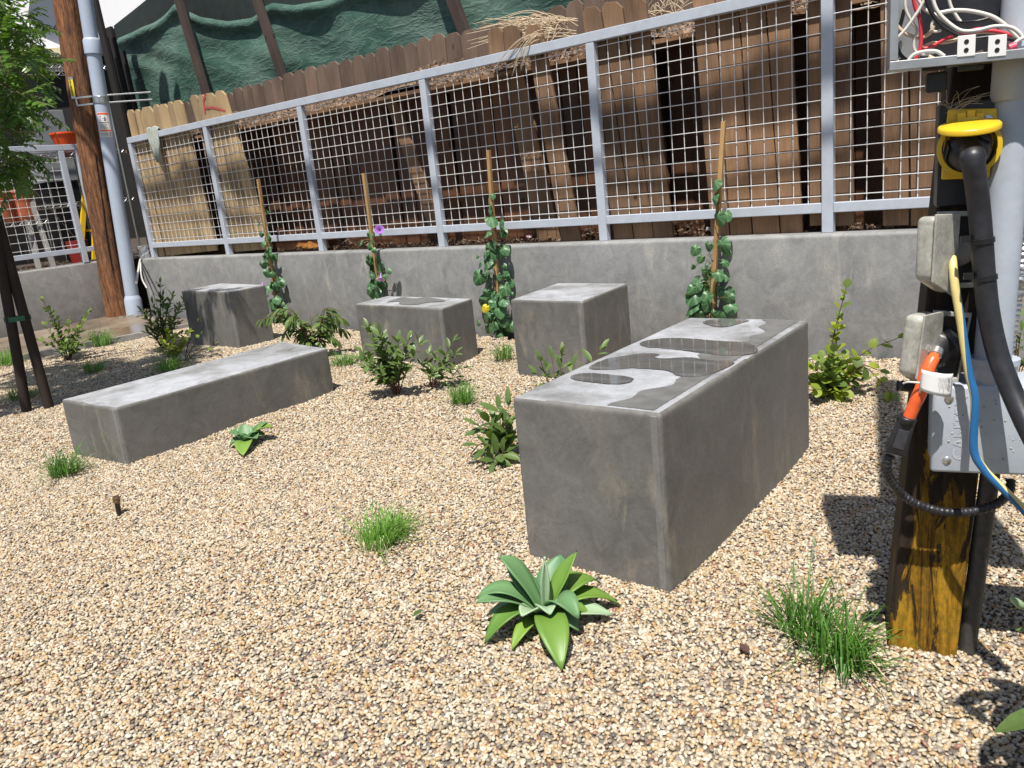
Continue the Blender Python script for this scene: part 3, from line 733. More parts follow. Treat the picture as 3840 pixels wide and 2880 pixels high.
# ------------------------------------------------------------------ shade cloth and its posts
S_L = Fs(246, 60, .8)
def tarp_off(s, z):
    return .84 + .03 * math.sin(s * 2.1 + z * 1.3) + .012 * math.sin(s * 4.3 - z * 5.3 + 1) + .008 * math.sin(z * 13 + s * 4.3 + 2 * math.sin(s * 2.3)) + .005 * math.sin(s * 9 + z * 21 + 2 * math.sin(z * 5))
hem = sorted((Fs(u, v, .84), FP(u, v, .84).z) for u, v in ((240, 92), (262, 82), (300, 68), (340, 50), (368, 26), (387, 6), (408, 22), (440, 37), (492, 46), (540, 38), (565, 15), (590, 6), (640, 12), (700, 2), (760, -22), (900, -40), (1000, -60), (1300, -110), (2600, -400)))
def hemz(s):
    if s <= hem[0][0]: return hem[0][1]
    for (a, za_), (b, zb_) in zip(hem, hem[1:]):
        if s <= b: t = (s - a) / (b - a); return za_ + (zb_ - za_) * (t * t * (3 - 2 * t) if abs(b - a) > .6 else t)
    return hem[-1][1]
def sheet(name, label, mat, fo, zt, nx=280, nzv=80, s1=5.2, S_L=S_L):
    tv = []; tf = []
    for i in range(nx + 1):
        s = S_L + (s1 - S_L) * i / nx; top_ = min(zt(s), 3.3)
        for j in range(nzv + 1):
            f = j / nzv; z = .8 + (top_ - .8) * f; d_ = (top_ - z)
            roll = .045 * math.exp(-((d_ - .05) / .05) ** 2) if name == 'shade_cloth' else 0
            tv.append(F3(s, fo(s, z) - roll, z))
    for i in range(nx):
        for j in range(nzv): a = i * (nzv + 1) + j; tf.append((a, a + nzv + 1, a + nzv + 2, a + 1))
    m = MB(); m.add(tv, tf); return tag(m.build(name, mat, origin=F3(-2, .8, .8), smooth=True), label, 'shade cloth')
sheet('shade_cloth', 'wrinkled green shade cloth with a scalloped hem hanging behind the pickets', MT['tarp'], tarp_off, hemz)
sheet('backing_cloth', 'blackish green netting showing above the scalloped hem of the shade cloth', simple('black_green_netting', (.012, .022, .02), .8, 0, .4, 12, .3), lambda s, z: .97 + .02 * math.sin(s * 3 + z * 4), lambda s: 3.05 + .16 * math.sin((s + 6) * 1.2) + max(0, (s + 5.5) * .05), 60, 20, S_L=S_L - .28)
TG = 'dark brown posts in front of the shade cloth'
for lab, t_, b_, wd in (('dark brown post nearest the left end of the shade cloth', (372, -10), (452, 260), .075), ('middle dark brown post before the shade cloth, above the first dog-eared pickets', (540, -10), (604, 180), .075),
                        ('dark brown post before the shade cloth, left of the dry stalks', (958, -10), (996, 90), .085)):
    A, B = FP(*t_, .68), FP(*b_, .68); dz = (A - B) / (A.z - B.z); lo = B - dz * (B.z - .6); hi = A + dz * (3.3 - A.z)
    m = MB(); q = [lo, lo + FA * wd, lo + FA * wd + FB * .05, lo + FB * .05]; m.hexa(q, [x + (hi - lo) for x in q])
    tag(m.build('fence_post', MT['post_dark'], origin=lo, bev=.003), lab, 'post', TG)
# dark corner boards between pole and shade cloth
cb = thing('corner_screen', 'tall black stained boards with bright gaps beside the grey pipe', 'screen', F3(-5.3, .3, .6))
for (u0, v0, u1, v1, wd, off) in ((196, 0, 322, 540, .10, .42), (212, 60, 330, 540, .10, .5), (232, 60, 345, 540, .07, .6), (252, 90, 352, 540, .08, .72), (268, 150, 358, 540, .09, .9), (222, 40, 338, 540, .12, 1.0), (240, 40, 350, 540, .14, 1.05), (256, 40, 362, 540, .14, 1.1), (270, 60, 372, 540, .12, 1.15)):
    A, B = FP(u0, v0, off), FP(u1, v1, off)
    hi = A if v0 > 0 else A + (A - B).normalized() * .6
    m = MB(); q = [B - ZUP * .1, B - ZUP * .1 + FA * wd, B - ZUP * .1 + FA * wd + FB * .03, B - ZUP * .1 + FB * .03]; m.hexa(q, [x + (hi - B) for x in q]); m.build('board', MT['black_board'], cb)

# ------------------------------------------------------------------ concrete blocks
BL = {
 'A': (.4617, [(-.005, 1.955), (.319, 1.688), (.963, 2.507), (.641, 2.767)], 'largest concrete block, nearest the camera, with puddles on its top'),
 'B': (.4238, [(.032, 3.870), (.354, 3.592), (.630, 4.012), (.298, 4.296)], 'tall upright concrete block behind the largest block, dry pale top'),
 'C': (.3681, [(-.870, 4.715), (-.326, 4.188), (-.169, 4.441), (-.704, 4.930)], 'concrete block by the wall with one dark damp patch on its top'),
 'D': (.2693, [(-1.936, 3.378), (-1.579, 3.1075), (-.890, 3.927), (-1.198, 4.260)], 'long low concrete bench block at the left by the tree stakes'),
 'E': (.4546, [(-2.261, 5.728), (-1.782, 5.299), (-1.606, 5.525), (-2.051, 5.977)], 'rear left concrete block in front of the long wall, near the wooden pole'),
}
BT = {}
for k, (h, q, lab) in BL.items():
    b = [Vector((x, y, gz(x, y) - .05)) for x, y in q]; t_ = [Vector((x, y, h)) for x, y in q]
    root = thing('concrete_block', lab, 'concrete block', ((q[0][0] + q[2][0]) / 2, (q[0][1] + q[2][1]) / 2, gz(*q[1])), 'cast concrete blocks in the pebble bed')
    W_, L_, H_ = (b[1] - b[0]).length, (b[2] - b[1]).length, h - b[1].z
    def ticks(D, n):
        e = [0, .002, .005, .009, .014, .021, .032]; return e + [.032 + (D - .064) * (i_ + 1) / n for i_ in range(n - 1)] + [D - x for x in e[::-1]]
    from mathutils import noise as mn
    seed = Vector((ord(k) * 3.1, 0, 0))
    def rnd_pt(p):
        D = (W_, L_, H_); nz_ = mn.noise(p * 7 + seed); chip = max(0, mn.noise(p * 19 + seed) - .42) * .05
        r = .0105 + .004 * nz_ + chip
        qv = Vector([min(max(p[a_], r), D[a_] - r) for a_ in range(3)]); dv_ = p - qv
        o_ = qv + dv_.normalized() * r if dv_.length > 1e-7 else p
        if dv_.length > 1e-7: o_ = o_ + dv_.normalized() * .0012 * mn.noise(p * 5 - seed)
        u_, v_, w_ = o_.x / W_, o_.y / L_, o_.z / H_
        lo = b[0].lerp(b[1], u_).lerp(b[3].lerp(b[2], u_), v_); hi = t_[0].lerp(t_[1], u_).lerp(t_[3].lerp(t_[2], u_), v_)
        return lo.lerp(hi, w_)
    tx_, ty_, tz_ = ticks(W_, 10), ticks(L_, 22), ticks(H_, 10); m = MB()
    def face(A_, B_, f):
        na, nb = len(A_), len(B_)
        m.add([rnd_pt(Vector(f(a_, c_))) for a_ in A_ for c_ in B_], [(x * nb + y, (x + 1) * nb + y, (x + 1) * nb + y + 1, x * nb + y + 1) for x in range(na - 1) for y in range(nb - 1)])
    face(tx_, ty_, lambda a_, c_: (a_, c_, H_)); nt_ = len(m.f)
    face(tx_, tz_, lambda a_, c_: (a_, 0, c_)); face(tx_, tz_, lambda a_, c_: (a_, L_, c_)); face(ty_, tz_, lambda a_, c_: (0, a_, c_)); face(ty_, tz_, lambda a_, c_: (W_, a_, c_))
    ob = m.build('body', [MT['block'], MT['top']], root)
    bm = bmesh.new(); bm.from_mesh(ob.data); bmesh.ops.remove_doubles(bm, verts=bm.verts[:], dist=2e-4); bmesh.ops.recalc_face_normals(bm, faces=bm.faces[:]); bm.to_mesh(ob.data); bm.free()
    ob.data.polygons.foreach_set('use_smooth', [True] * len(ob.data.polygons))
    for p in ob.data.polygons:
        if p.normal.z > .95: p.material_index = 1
    BT[k] = h
    # raised plaster strip along the front right arris
    fl, fr, br_ = b[0], b[1], b[2]
    ax = (fr - fl); ax.z = 0; ax.normalize(); ay = (br_ - fr); ay.z = 0; ay.normalize()
    m = MB(); wd = .028 if k != 'E' else .024
    m.box(fr - ax * wd - ay * .0022 - ax * .0, ax * (wd - .010), ay * .02, ZUP * (h - fr.z - .006))
    m.build('corner_strip', MT['bead'], root, bev=.002)
def ptop(k, pts, name, mat, label, h=.0012, kind=True):
    def H(u, v):
        d = ray(u, v); return EYE + d * ((BT[k] + h + .0012 - 1) / d.z)
    c = closed_spline([H(*p) for p in pts], 7); e0 = rnd.uniform(0, 9)
    c = [p + Vector((math.sin(i * .9 + e0) + .6 * math.sin(i * 2.3), math.cos(i * 1.1 + e0) + .6 * math.sin(i * 2.9), 0)) * .0008 for i, p in enumerate(c)]
    return film(c, name, mat, label, .006 if name == 'puddle' else .012)
q = lambda x, y: (1036.9 + .4514 * x, 547.3 + .4514 * y)
ptop('A', [q(432, 592), q(470, 576), q(540, 572), q(620, 580), q(700, 588), q(735, 600), q(710, 618), q(640, 625), q(540, 616), q(465, 606)], 'puddle', MT['water'], 'smallest near puddle on the largest block')
ptop('A', [q(522, 548), q(545, 528), q(585, 512), q(618, 500), q(690, 490), q(755, 480), q(830, 478), q(858, 484), q(838, 492), q(850, 500), q(900, 502), q(960, 497), q(1020, 498), q(1075, 508), q(1130, 512), q(1190, 512), q(1215, 525), q(1180, 545), q(1140, 562), q(1090, 580), q(1040, 588), q(990, 590), q(945, 584), q(915, 568), q(880, 558), q(800, 552), q(720, 548), q(650, 554), q(590, 556), q(545, 556)], 'puddle', MT['water'], 'wide middle puddle on the largest block')
ptop('A', [q(765, 428), q(820, 412), q(920, 404), q(1020, 408), q(1140, 418), q(1250, 424), q(1310, 440), q(1330, 462), q(1290, 482), q(1180, 490), q(1080, 478), q(960, 462), q(860, 452), q(790, 446)], 'puddle', MT['water'], 'long puddle across the middle of the largest block, far side')
ptop('A', [q(1068, 328), q(1110, 317), q(1180, 312), q(1260, 314), q(1285, 322), q(1240, 335), q(1190, 348), q(1140, 350), q(1095, 342)], 'puddle', MT['water'], 'puddle at the far end of the largest block')
def edge_damp(k, side, w0, label):
    """damp strip lying just inside one long edge of the block's top, with a ragged inner edge"""
    h, qd, _ = BL[k]; a = [Vector((x, y, h + .0016)) for x, y in qd]
    p0, p1, inn = (a[1], a[2], (a[0] - a[1]).normalized()) if side == 'right' else (a[0], a[3], (a[1] - a[0]).normalized())
    al = (p1 - p0).normalized(); L_ = (p1 - p0).length; outer = [p0 + al * t + inn * .026 for t in (.018, L_ - .018)]; e = rnd.uniform(0, 9)
    inner = [p0 + al * (.018 + (L_ - .036) * i / 60) + inn * (.066 + w0 * (.5 + .35 * math.sin(i * .21 + e) + .15 * math.sin(i * .83 + e))) for i in range(61)]
    film([outer[0].lerp(outer[1], i / 60) for i in range(61)] + inner[::-1], 'damp_patch', MT['damp'], label, .006)
edge_damp('A', 'right', .085, 'damp band along the right edge of the largest block')
q5 = lambda x, y: (691.2 + .243 * x, 547.2 + .243 * y)
ptop('C', [q5(600, 432), q5(660, 408), q5(740, 388), q5(840, 400), q5(940, 390), q5(1080, 408), q5(1100, 425), q5(1000, 432), q5(930, 440), q5(850, 455), q5(720, 452), q5(700, 428)], 'damp_patch', MT['damp'], 'dark damp patch on the block by the wall')

# ------------------------------------------------------------------ wooden pole, pipe, fittings
pb = G(258, 684); R = .112
ptop_ = hit(144, 0, pb, Vector((0, 1, 0))); dv = (ptop_ - pb) / (ptop_.z - pb.z)
pole = thing('utility_pole', 'tall brown treated wooden utility pole at the gap between the walls', 'pole', pb)
m = MB(); k = 60; pts = [pb - dv * .2 + dv * (4.4 * i / k) for i in range(k + 1)]
m.tube(pts, R, 40); po = m.build('shaft', MT['pole'], pole, smooth=True)
dd = random.Random(4)
for v_ in po.data.vertices:
    a = math.atan2(v_.co.y - dv.y * v_.co.z, v_.co.x - dv.x * v_.co.z); z = v_.co.z
    n_ = .0035 * math.sin(a * 9 + z * 1.3) + .003 * math.sin(a * 17 + 2 * math.sin(z * 5)) + .003 * math.sin(z * 23 + a * 5) + dd.uniform(-.001, .001)
    v_.co.x += math.cos(a) * n_; v_.co.y += math.sin(a) * n_
def on_cyl(base, dvec, r, u, v, lift=.0):
    # nearest crossing of the pixel ray with the leaning cylinder
    d = ray(u, v).normalized(); ax = dvec.normalized(); w_ = EYE - base
    d2 = d - ax * d.dot(ax); w2 = w_ - ax * w_.dot(ax)
    A, B, C = d2.dot(d2), 2 * d2.dot(w2), w2.dot(w2) - (r + lift) ** 2; ds = B * B - 4 * A * C
    t_ = (-B - math.sqrt(max(ds, 0))) / (2 * A); return EYE + d * t_
def cyl_patch(m, base, dvec, r, p0, p1, a0, a1, mi, n=8):
    ax = dvec.normalized(); view = (EYE - base); view = (view - ax * view.dot(ax)).normalized(); side = view.cross(ax).normalized() * -1
    vs = []
    for z in (p0, p1):
        c = base + dvec * z
        for i in range(n + 1):
            a = a0 + (a1 - a0) * i / n; vs.append(c + (view * math.cos(a) + side * math.sin(a)) * r)
    m.add(vs, [(i, i + 1, n + 2 + i, n + 1 + i) for i in range(n)], mi)
# yellow number tag
p0 = on_cyl(pb, dv, R, 152.5, 172, .004); p1 = on_cyl(pb, dv, R, 160, 208, .004)
ax = dv.normalized(); vw = (EYE - p0).normalized(); sd = ax.cross(vw).normalized()
nrm = (p0.lerp(p1, .5) - pb); nrm = (nrm - ax * nrm.dot(ax)).normalized(); tx = nrm.cross(ax).normalized() * -1
L2 = (p0 - p1).length
if tx.dot(RT) < 0: tx = -tx
m = MB(); c0 = p1 + nrm * .006; m.box(c0 - tx * .021, tx * .042, nrm * .003, ax * L2); m.box(c0 - tx * .021 + ax * L2, tx * .042, nrm * .003, ax * .02, 1); m.box(c0 - tx * .021 - ax * .02, tx * .042, nrm * .003, ax * .02, 1)
tgp = m.build('number_tag', [simple('tag_yellow', (.8, .62, .02), .5, 0, .05, 10, 0), MT['metal']], pole)
for i, ch in enumerate('5018002E'):
    text_obj('digit', ch, .034, MT['ink'], tgp, p0 + nrm * .0105 - ax * L2 * (i + .5) / 8, tx, ax)
# crack
m = MB(); m.tube(spline([on_cyl(pb, dv, R, *p, .0) for p in ((206, 330), (213, 380), (222, 440), (232, 520), (246, 600))], 6), [.001] + [.006] * 22 + [.001] * 2, 5); m.build('crack', MT['black'], pole)
# rubble at the foot
m = MB()
for k in range(14):
    c = G(rnd.uniform(240, 325), rnd.uniform(678, 690), .012); r = rnd.uniform(.01, .03)
    m.box(c, (r * 2, rnd.uniform(-.01, .01), 0), (rnd.uniform(-.01, .01), r, 0), (0, 0, r * .6))
tag(m.build('mortar_rubble', MT['wing'], origin=G(280, 684)), 'broken mortar crumbs at the foot of the wooden pole', 'rubble', None, 'stuff')

qb = Yp(291, 674, pb.y - .12); qt = hit(184, 0, qb, Vector((0, 1, 0))); dq = (qt - qb) / (qt.z - qb.z); r2 = .060
pipe = thing('conduit_pipe', 'pale blue-grey plastic conduit pipe standing beside the wooden pole', 'pipe', qb)
m = MB(); m.tube([qb - dq * .1, qb + dq * 1.2, qb + dq * 2.4, qb + dq * 4.0], r2, 28); m.build('tube', MT['pvc'], pipe, smooth=True)
def on_axis(b, d, v):  # height parameter where the axis crosses picture row v
    lo, hi = -.2, 4.2
    for _ in range(40):
        mid = (lo + hi) / 2; X = b + d * mid - EYE; vv = (1440 - FPX * X.dot(UP) / X.dot(FW)) / SC
        if vv > v: lo = mid
        else: hi = mid
    return lo
h1, h2 = on_axis(qb, dq, 116), on_axis(qb, dq, 82)
m = MB(); m.lathe(qb, dq, [(r2 + .001, h1), (r2 + .012, h1 + .001), (r2 + .012, h2 - .02), (r2 + .003, h2), (r2 + .001, h2 + .001)], 28); m.build('coupling', MT['pvc'], pipe, smooth=True)
h3 = on_axis(qb, dq, 640)
m = MB(); m.lathe(qb, dq, [(r2 + .016, -.05), (r2 + .016, h3 - .03), (r2 + .01, h3 - .012), (r2 + .001, h3 + .01)], 28); m.build('socket', MT['pvc'], pipe, smooth=True)
# warning label
z0, z1 = on_axis(qb, dq, 297), on_axis(qb, dq, 244)
lb = MB(); cyl_patch(lb, qb, dq, r2 + .0012, z0, z1, -.95, .75, 0, 12); H = z1 - z0
def bar(f0, f1, a0, a1, mi): cyl_patch(lb, qb, dq, r2 + .0022, z0 + H * f0, z0 + H * f1, a0, a1, mi, 8)
bar(.91, .985, -.85, .68, 1); bar(.235, .30, -.85, .68, 1)
for f in (.575, .52, .475, .43, .385, .34): bar(f, f + .012, -.8, rnd.uniform(.1, .6), 2)
bar(.585, .60, -.85, .6, 2)
for f in (.17, .13, .09, .04): bar(f, f + .014, -.8, .25, 2)
bar(.13, .19, .4, .6, 2); bar(.04, .09, .45, .6, 2)
bar(.84, .855, -.62, -.32, 2); bar(.69, .84, -.48, -.45, 2)            # the T of a pole
bar(.78, .82, .02, .12, 2); bar(.70, .78, .03, .16, 2); bar(.755, .77, -.25, .05, 2); bar(.74, .755, .12, .34, 2); bar(.66, .70, -.06, .07, 2); bar(.64, .70, .12, .2, 2)   # falling figure
lb.build('warning_label', [MT['white'], MT['orange'], MT['ink']], pipe, smooth=False)
# strap bracket
h = on_axis(qb, dq, 216)
m = MB(); c = qb + dq * h; rr = Vector((1, 0, 0)); fwd = Vector((0, -1, 0))
m.lathe(c - dq * .03, dq, [(r2 + .004, 0), (r2 + .006, .001), (r2 + .006, .058), (r2 + .004, .06)], 28)
for dz in (.028, -.034): m.box(c + fwd * (.01) + rr * .05 + ZUP * dz, rr * .36 + Vector((0, .10, 0)), (0, .018, 0), (0, 0, .012))
m.box(c + fwd * .035 - rr * .20 + ZUP * .026, rr * .14, (0, .012, 0), (0, 0, .014)); m.box(c + fwd * .035 - rr * .20 - ZUP * .036, rr * .14, (0, .012, 0), (0, 0, .014)); m.box(c + fwd * .035 - rr * .205 - ZUP * .036, rr * .012, (0, .012, 0), (0, 0, .076))
m.build('strap_bracket', MT['metal'], pipe, bev=.002)
# thin white cable and black cable on the wall end
m = MB(); m.tube(spline([G(303, 655, .42) + Vector((-.02, .05, .12)), Yp(303, 560, 7.45), Yp(304, 585, 7.42), Yp(308, 605, 7.4), Yp(317, 622, 7.38)], 6), .007, 6)
tag(m.build('cable', MT['wirew'], origin=Yp(317, 622, 7.38)), 'thin white cable end hanging beside the grey pipe', 'cable')
# foil wrapped stub on the wall end
fc = F3(S0 + .03, -.0, .60); st_ = thing('foil_stub', 'pipe stub wrapped in crumpled silver foil at the wall end', 'pipe stub', fc)
m = MB(); n_ = 18
for i in range(7):
    for j in range(n_):
        a = 2 * math.pi * j / n_; r = (.062 if i < 5 else .066) + rnd.uniform(-.006, .006); m.v.append(tuple(fc + Vector((math.cos(a) * r, math.sin(a) * r, .02 * i + rnd.uniform(-.004, .004)))))
for i in range(6):
    for j in range(n_): m.f.append((i * n_ + j, i * n_ + (j + 1) % n_, (i + 1) * n_ + (j + 1) % n_, (i + 1) * n_ + j)); m.mi.append(0)
m.f.append(tuple(6 * n_ + j for j in range(n_))); m.mi.append(0)
m.build('foil', simple('foil', (.5, .5, .52), .28, .8, .2, 40, .6, 60), st_)
m = MB(); m.lathe(fc - ZUP * .08, ZUP, [(.05, 0), (.05, .1)], 16); m.build('tube', MT['pvc'], st_)

# grey-green cloth over the fence rail
c0 = FP(325, 282, -.004); cl = MB(); nu, nv_ = 12, 16
path = [FP(349, 290, .055), FP(340, 279, .03), FP(330, 277, -.004), FP(331, 290, -.012), FP(335, 310, -.02), FP(339, 330, -.022), FP(344, 350, -.02)]
ps = spline(path, 3); wdt = [.035, .04, .05, .055, .06, .06, .06, .062, .064, .066, .068, .068, .066, .066, .062, .058, .05, .042, .03]
for i, p in enumerate(ps):
    for j in range(nu):
        f = j / (nu - 1) - .5
        cl.v.append(tuple(p + FA * f * 2 * wdt[min(i, 18)] + FB * (-.018 * math.cos(f * 17 + i * .25) * min(1, i / 6)) + ZUP * (.01 * math.sin(f * 9) - (.03 * f if i > 14 else 0))))
for i in range(len(ps) - 1):
    for j in range(nu - 1): cl.f.append((i * nu + j, i * nu + j + 1, (i + 1) * nu + j + 1, (i + 1) * nu + j)); cl.mi.append(0)
co = cl.build('cloth', MT['cloth'], origin=c0, smooth=True); sd_ = co.modifiers.new('thick', 'SOLIDIFY'); sd_.thickness = .004
tag(co, 'grey-green rag hung over the left end of the fence rail', 'cloth')

# service cables slung from the wooden pole past the fence (above the frame); their shadows band the boards
def cable(lab, pts, r, t_):
    ps = [F3(s, .05, z) + TOSUN * t_ for s, z in pts]; m = MB(); sp = spline(ps, 6)
    m.tube(sp, [r * (1 + .35 * math.sin(i * .8) + .2 * math.sin(i * 2.1)) for i in range(len(sp))], 10)
    return tag(m.build('service_cable', MT['rubber'], origin=ps[-1], smooth=True), lab, 'cable', 'service cables above the fence')
cable('thick bundled service cable slung above the mesh fence', [(-6.5, 1.30), (-4.6, 1.17), (-3.9, 1.24), (-3, 1.12), (-2, 1.0), (-1, 1.18), (-.2, 1.22), (.35, 1.14), (.9, 1.26), (1.6, 1.24), (2.4, 1.30), (3.4, 1.33), (5, 1.35)], .048, 4.2)
cable('thin service cable slung above the mesh fence', [(-6.5, 1.0), (-4.4, .93), (-3, .86), (-1.5, .84), (0, .90), (.7, .85), (1.5, .95), (2.6, 1.0), (5, 1.05)], .012, 4.0)
# ------------------------------------------------------------------ background left
bw = thing('building', 'white rendered building with cream trim, far behind at the left', 'building', (-10.5, 14.5, 0))
BZ = Yp(100, 105, 15).z; m = MB(); m.box((-22, 15, BZ), (20, 0, 0), (0, 3, 0), (0, 0, 8)); m.build('wall', MT['build'], bw)
m = MB(); m.box((-22, 14.96, BZ - .15), (20, 0, 0), (0, 3, 0), (0, 0, .145)); m.build('trim', MT['trim'], bw)
m = MB(); m.box((-22, 15.3, -.3), (20, 0, 0), (0, 2, 0), (0, 0, BZ + .14)); m.build('base_wall', MT['black_board'], bw)
m = MB(); A = [Yp(70, -60, 14.9), Yp(200, -60, 14.9), Yp(112, 64, 14.9), Yp(60, 40, 14.9)]; m.slab(A, (0, .05, 0)); m.build('shade_panel', MT['wall_shade'], bw)  # dark sheet standing in for a diagonal shadow on the white wall
db = thing('dark_fence', 'black board fence behind the wire shelving', 'fence', W3(-.5, 2.2, .6))
s = -4.5
while s < 1.55:
    m = MB(); m.box(W3(s, 2.2 + rnd.uniform(0, .02), .57), WA * .19, WB * .02, ZUP * (WP(100, 118, 2.2).z - .57 + rnd.uniform(0, .03))); m.build('board', MT['black_board'], db); s += .2
# wire shelving
def wshelf(root, p, ax, wd, dp_, nm='shelf'):
    m = MB(); ax = Vector(ax).normalized(); bx = Vector((-ax.y, ax.x, 0))
    for o in (0, dp_):
        for dz in (0, .035): m.tube([p + bx * o + ZUP * dz, p + bx * o + ZUP * dz + ax * wd], .004, 5)
        n = int(wd / .035); z = [p + bx * o + ax * (wd * i / n) + ZUP * (.035 if i % 2 else 0) for i in range(n + 1)]; m.tube(z, .0028, 4)
    for i in range(int(wd / .03)): m.tube([p + ax * .03 * i + ZUP * .035, p + ax * .03 * i + bx * dp_ + ZUP * .035], .0022, 4)
    return m.build(nm, MT['metal'], root)
sh = thing('wire_shelving', 'chrome wire shelving unit behind the short mesh fence', 'shelving', W3(.1, .55, .6))
for v in (148, 336, 446): wshelf(sh, W3(-1.5, .6, WP(150, v, .6).z), WA, 3.2, .40)
for ss in (Fs and -1.5, .02, 1.65):
    for o in (.6, 1.0):
        m = MB(); m.tube([W3(ss, o, .56), W3(ss, o, 2.35)], .0135, 8); m.build('upright', MT['metal'], sh, smooth=True)
m = MB(); m.tube([WP(30, 360, .98), WP(215, 575, .98)], .005, 6); m.build('cross_brace', MT['metal'], sh)
# low rack
lr = thing('wire_rack', 'low wire rack with orange tubs behind the short mesh fence', 'rack', WP(50, 560, .5))
zz = WP(50, 487, .42).z
p = WP(-120, 487, .42); p.z = zz; wshelf(lr, p, WA, (WP(106, 487, .42) - p).length, .35)
for ss in (WP(60, 500, .42), WP(104, 500, .42)):
    m = MB(); m.tube([Vector((ss.x, ss.y, .58)), Vector((ss.x, ss.y, zz))], .008, 6); m.build('leg', MT['metal'], lr)
TGp = 'terracotta tubs on the low rack'
for lab, u in (('terracotta plastic tub on the rack at the frame edge', 8), ('terracotta plastic tub on the rack with a grey bag behind it', 58)):
    c = WP(u, 486, .6); c.z = zz + .037; m = MB(); r = .13
    m.lathe(c, ZUP, [(r * .82, 0), (r * .86, .01), (r, .26), (r * 1.05, .262), (r * 1.05, .29), (r * .97, .29), (r * .93, .05)], 20, cap=False); tag(m.build('tub', MT['tub'], origin=c, smooth=True), lab, 'tub', TGp)
# grey sheet cabinet
cz = WP(80, 240, .75); 
m = MB(); A = WP(62, 238, 1.2); B = WP(135, 236, 1.2); CZ = WP(80, 395, 1.2).z; m.box(Vector((A.x, A.y, CZ)), B - A - ZUP * (B - A).z, WB * .35, ZUP * (A.z - CZ)); m.box(Vector((A.x, A.y, .57)) + WA * .03 + WB * .02, (B - A - ZUP * (B - A).z) * .9, WB * .3, ZUP * (CZ - .57), 1); tag(m.build('cabinet', [MT['panel'], MT['black']], origin=(A.x, A.y, .6), bev=.004), 'dull grey metal cabinet behind the wire shelving', 'cabinet')
# white planks leaning
for lab, a, b_ in (('pale plank leaning behind the mesh, the longer one', (58, 420), (112, 580)), ('thin pale plank leaning left of the longer plank', (52, 470), (80, 585))):
    A, B = WP(*a, .5), WP(*b_, .35); m = MB(); m.box(B, WA * .045, WB * .02, A - B); tag(m.build('plank', MT['wing'], origin=B), lab, 'plank')
# orange basket on the shelf
c = WP(146, 322, .8); bk = MB(); bk.lathe(c, ZUP, [(.09, 0), (.13, .14), (.135, .14), (.135, .155), (.12, .155), (.085, .01)], 16, cap=False)
tag(bk.build('basket', simple('bright_orange_plastic', (.85, .11, .02), .45, 0, .08, 20, .03), origin=c, smooth=True), 'bright orange plastic basket on the shelf beside the pole', 'basket')
c = WP(152, 338, .78); bk = MB(); bk.lathe(c - ZUP * .0, ZUP, [(.07, 0), (.09, .02), (.085, .07), (.05, .09)], 14); tag(bk.build('bag', simple('maroon_bag', (.16, .03, .04), .6, 0, .2, 30, .3), origin=c, smooth=True), 'dark maroon bag under the orange basket', 'bag')
# yellow step ladder
ld = thing('step_ladder', 'yellow step ladder partly hidden by the wooden pole', 'ladder', WP(190, 565, .55))
for a, b_ in (((181, 372), (170, 560)), ((200, 372), (200, 562))):
    A, B = WP(*a, .62), WP(*b_, .55); m = MB(); m.box(B, WA * .05, WB * .03, A - B); m.build('rail', MT['yellow'], ld, bev=.004)
for v in (400, 450, 500, 545):
    A, B = WP(178, v, .6), WP(204, v, .6); m = MB(); m.box(A, B - A, WB * .07, ZUP * .02); m.build('step', MT['metal' if v == 450 else 'yellow'], ld)
c = WP(168, 535, .45); m = MB(); m.lathe(Vector((c.x, c.y, .6)), ZUP, [(.08, 0), (.1, .22)], 14); tag(m.build('bucket', simple('dark_red_plastic', (.25, .02, .02), .45, 0, .1, 10, .02), origin=(c.x, c.y, .6)), 'dark red bucket at the foot of the yellow ladder', 'bucket')

# ------------------------------------------------------------------ left tree, stakes
def stake(b_, t_, lab, r=.026):
    A = G(*b_); B = hit(*t_, A, Vector((0, 1, 0))); dz = (B - A) / (B.z - A.z)
    m = MB(); m.tube([A - dz * .1, A + dz * .8, A + dz * 1.75], r, 14)
    return tag(m.build('tree_stake', MT['lodge'], origin=A, smooth=True), lab, 'stake', 'tree stakes'), A, dz
s1_, A1, D1 = stake((57, 884), (7, 600), 'dark round tree stake nearest the left edge')
s2_, A2, D2 = stake((105, 876), (18, 560), 'dark round tree stake beside the long low block')
hA = on_axis(A1, D1, 690); hB = on_axis(A2, D2, 686); c1, c2 = A1 + D1 * hA, A2 + D2 * hB; m = MB()
pts = []
dirn = (c2 - c1).normalized(); sd = Vector((dirn.y, -dirn.x, 0)).normalized()
loop = [c1 - dirn * .029, c1 + sd * .029, c2 + sd * .029, c2 + dirn * .029, c2 - sd * .029, c1 - sd * .029]
for i in range(6):
    p_, q_ = loop[i], loop[(i + 1) % 6]; m.add([p_ - ZUP * .013, q_ - ZUP * .013, q_ + ZUP * .013, p_ + ZUP * .013], [(0, 1, 2, 3)])
so_ = m.build('tie_strap', MT['strap'], origin=c1); so_.modifiers.new('t', 'SOLIDIFY').thickness = .003
tag(so_, 'green strap tied round the two tree stakes', 'strap')
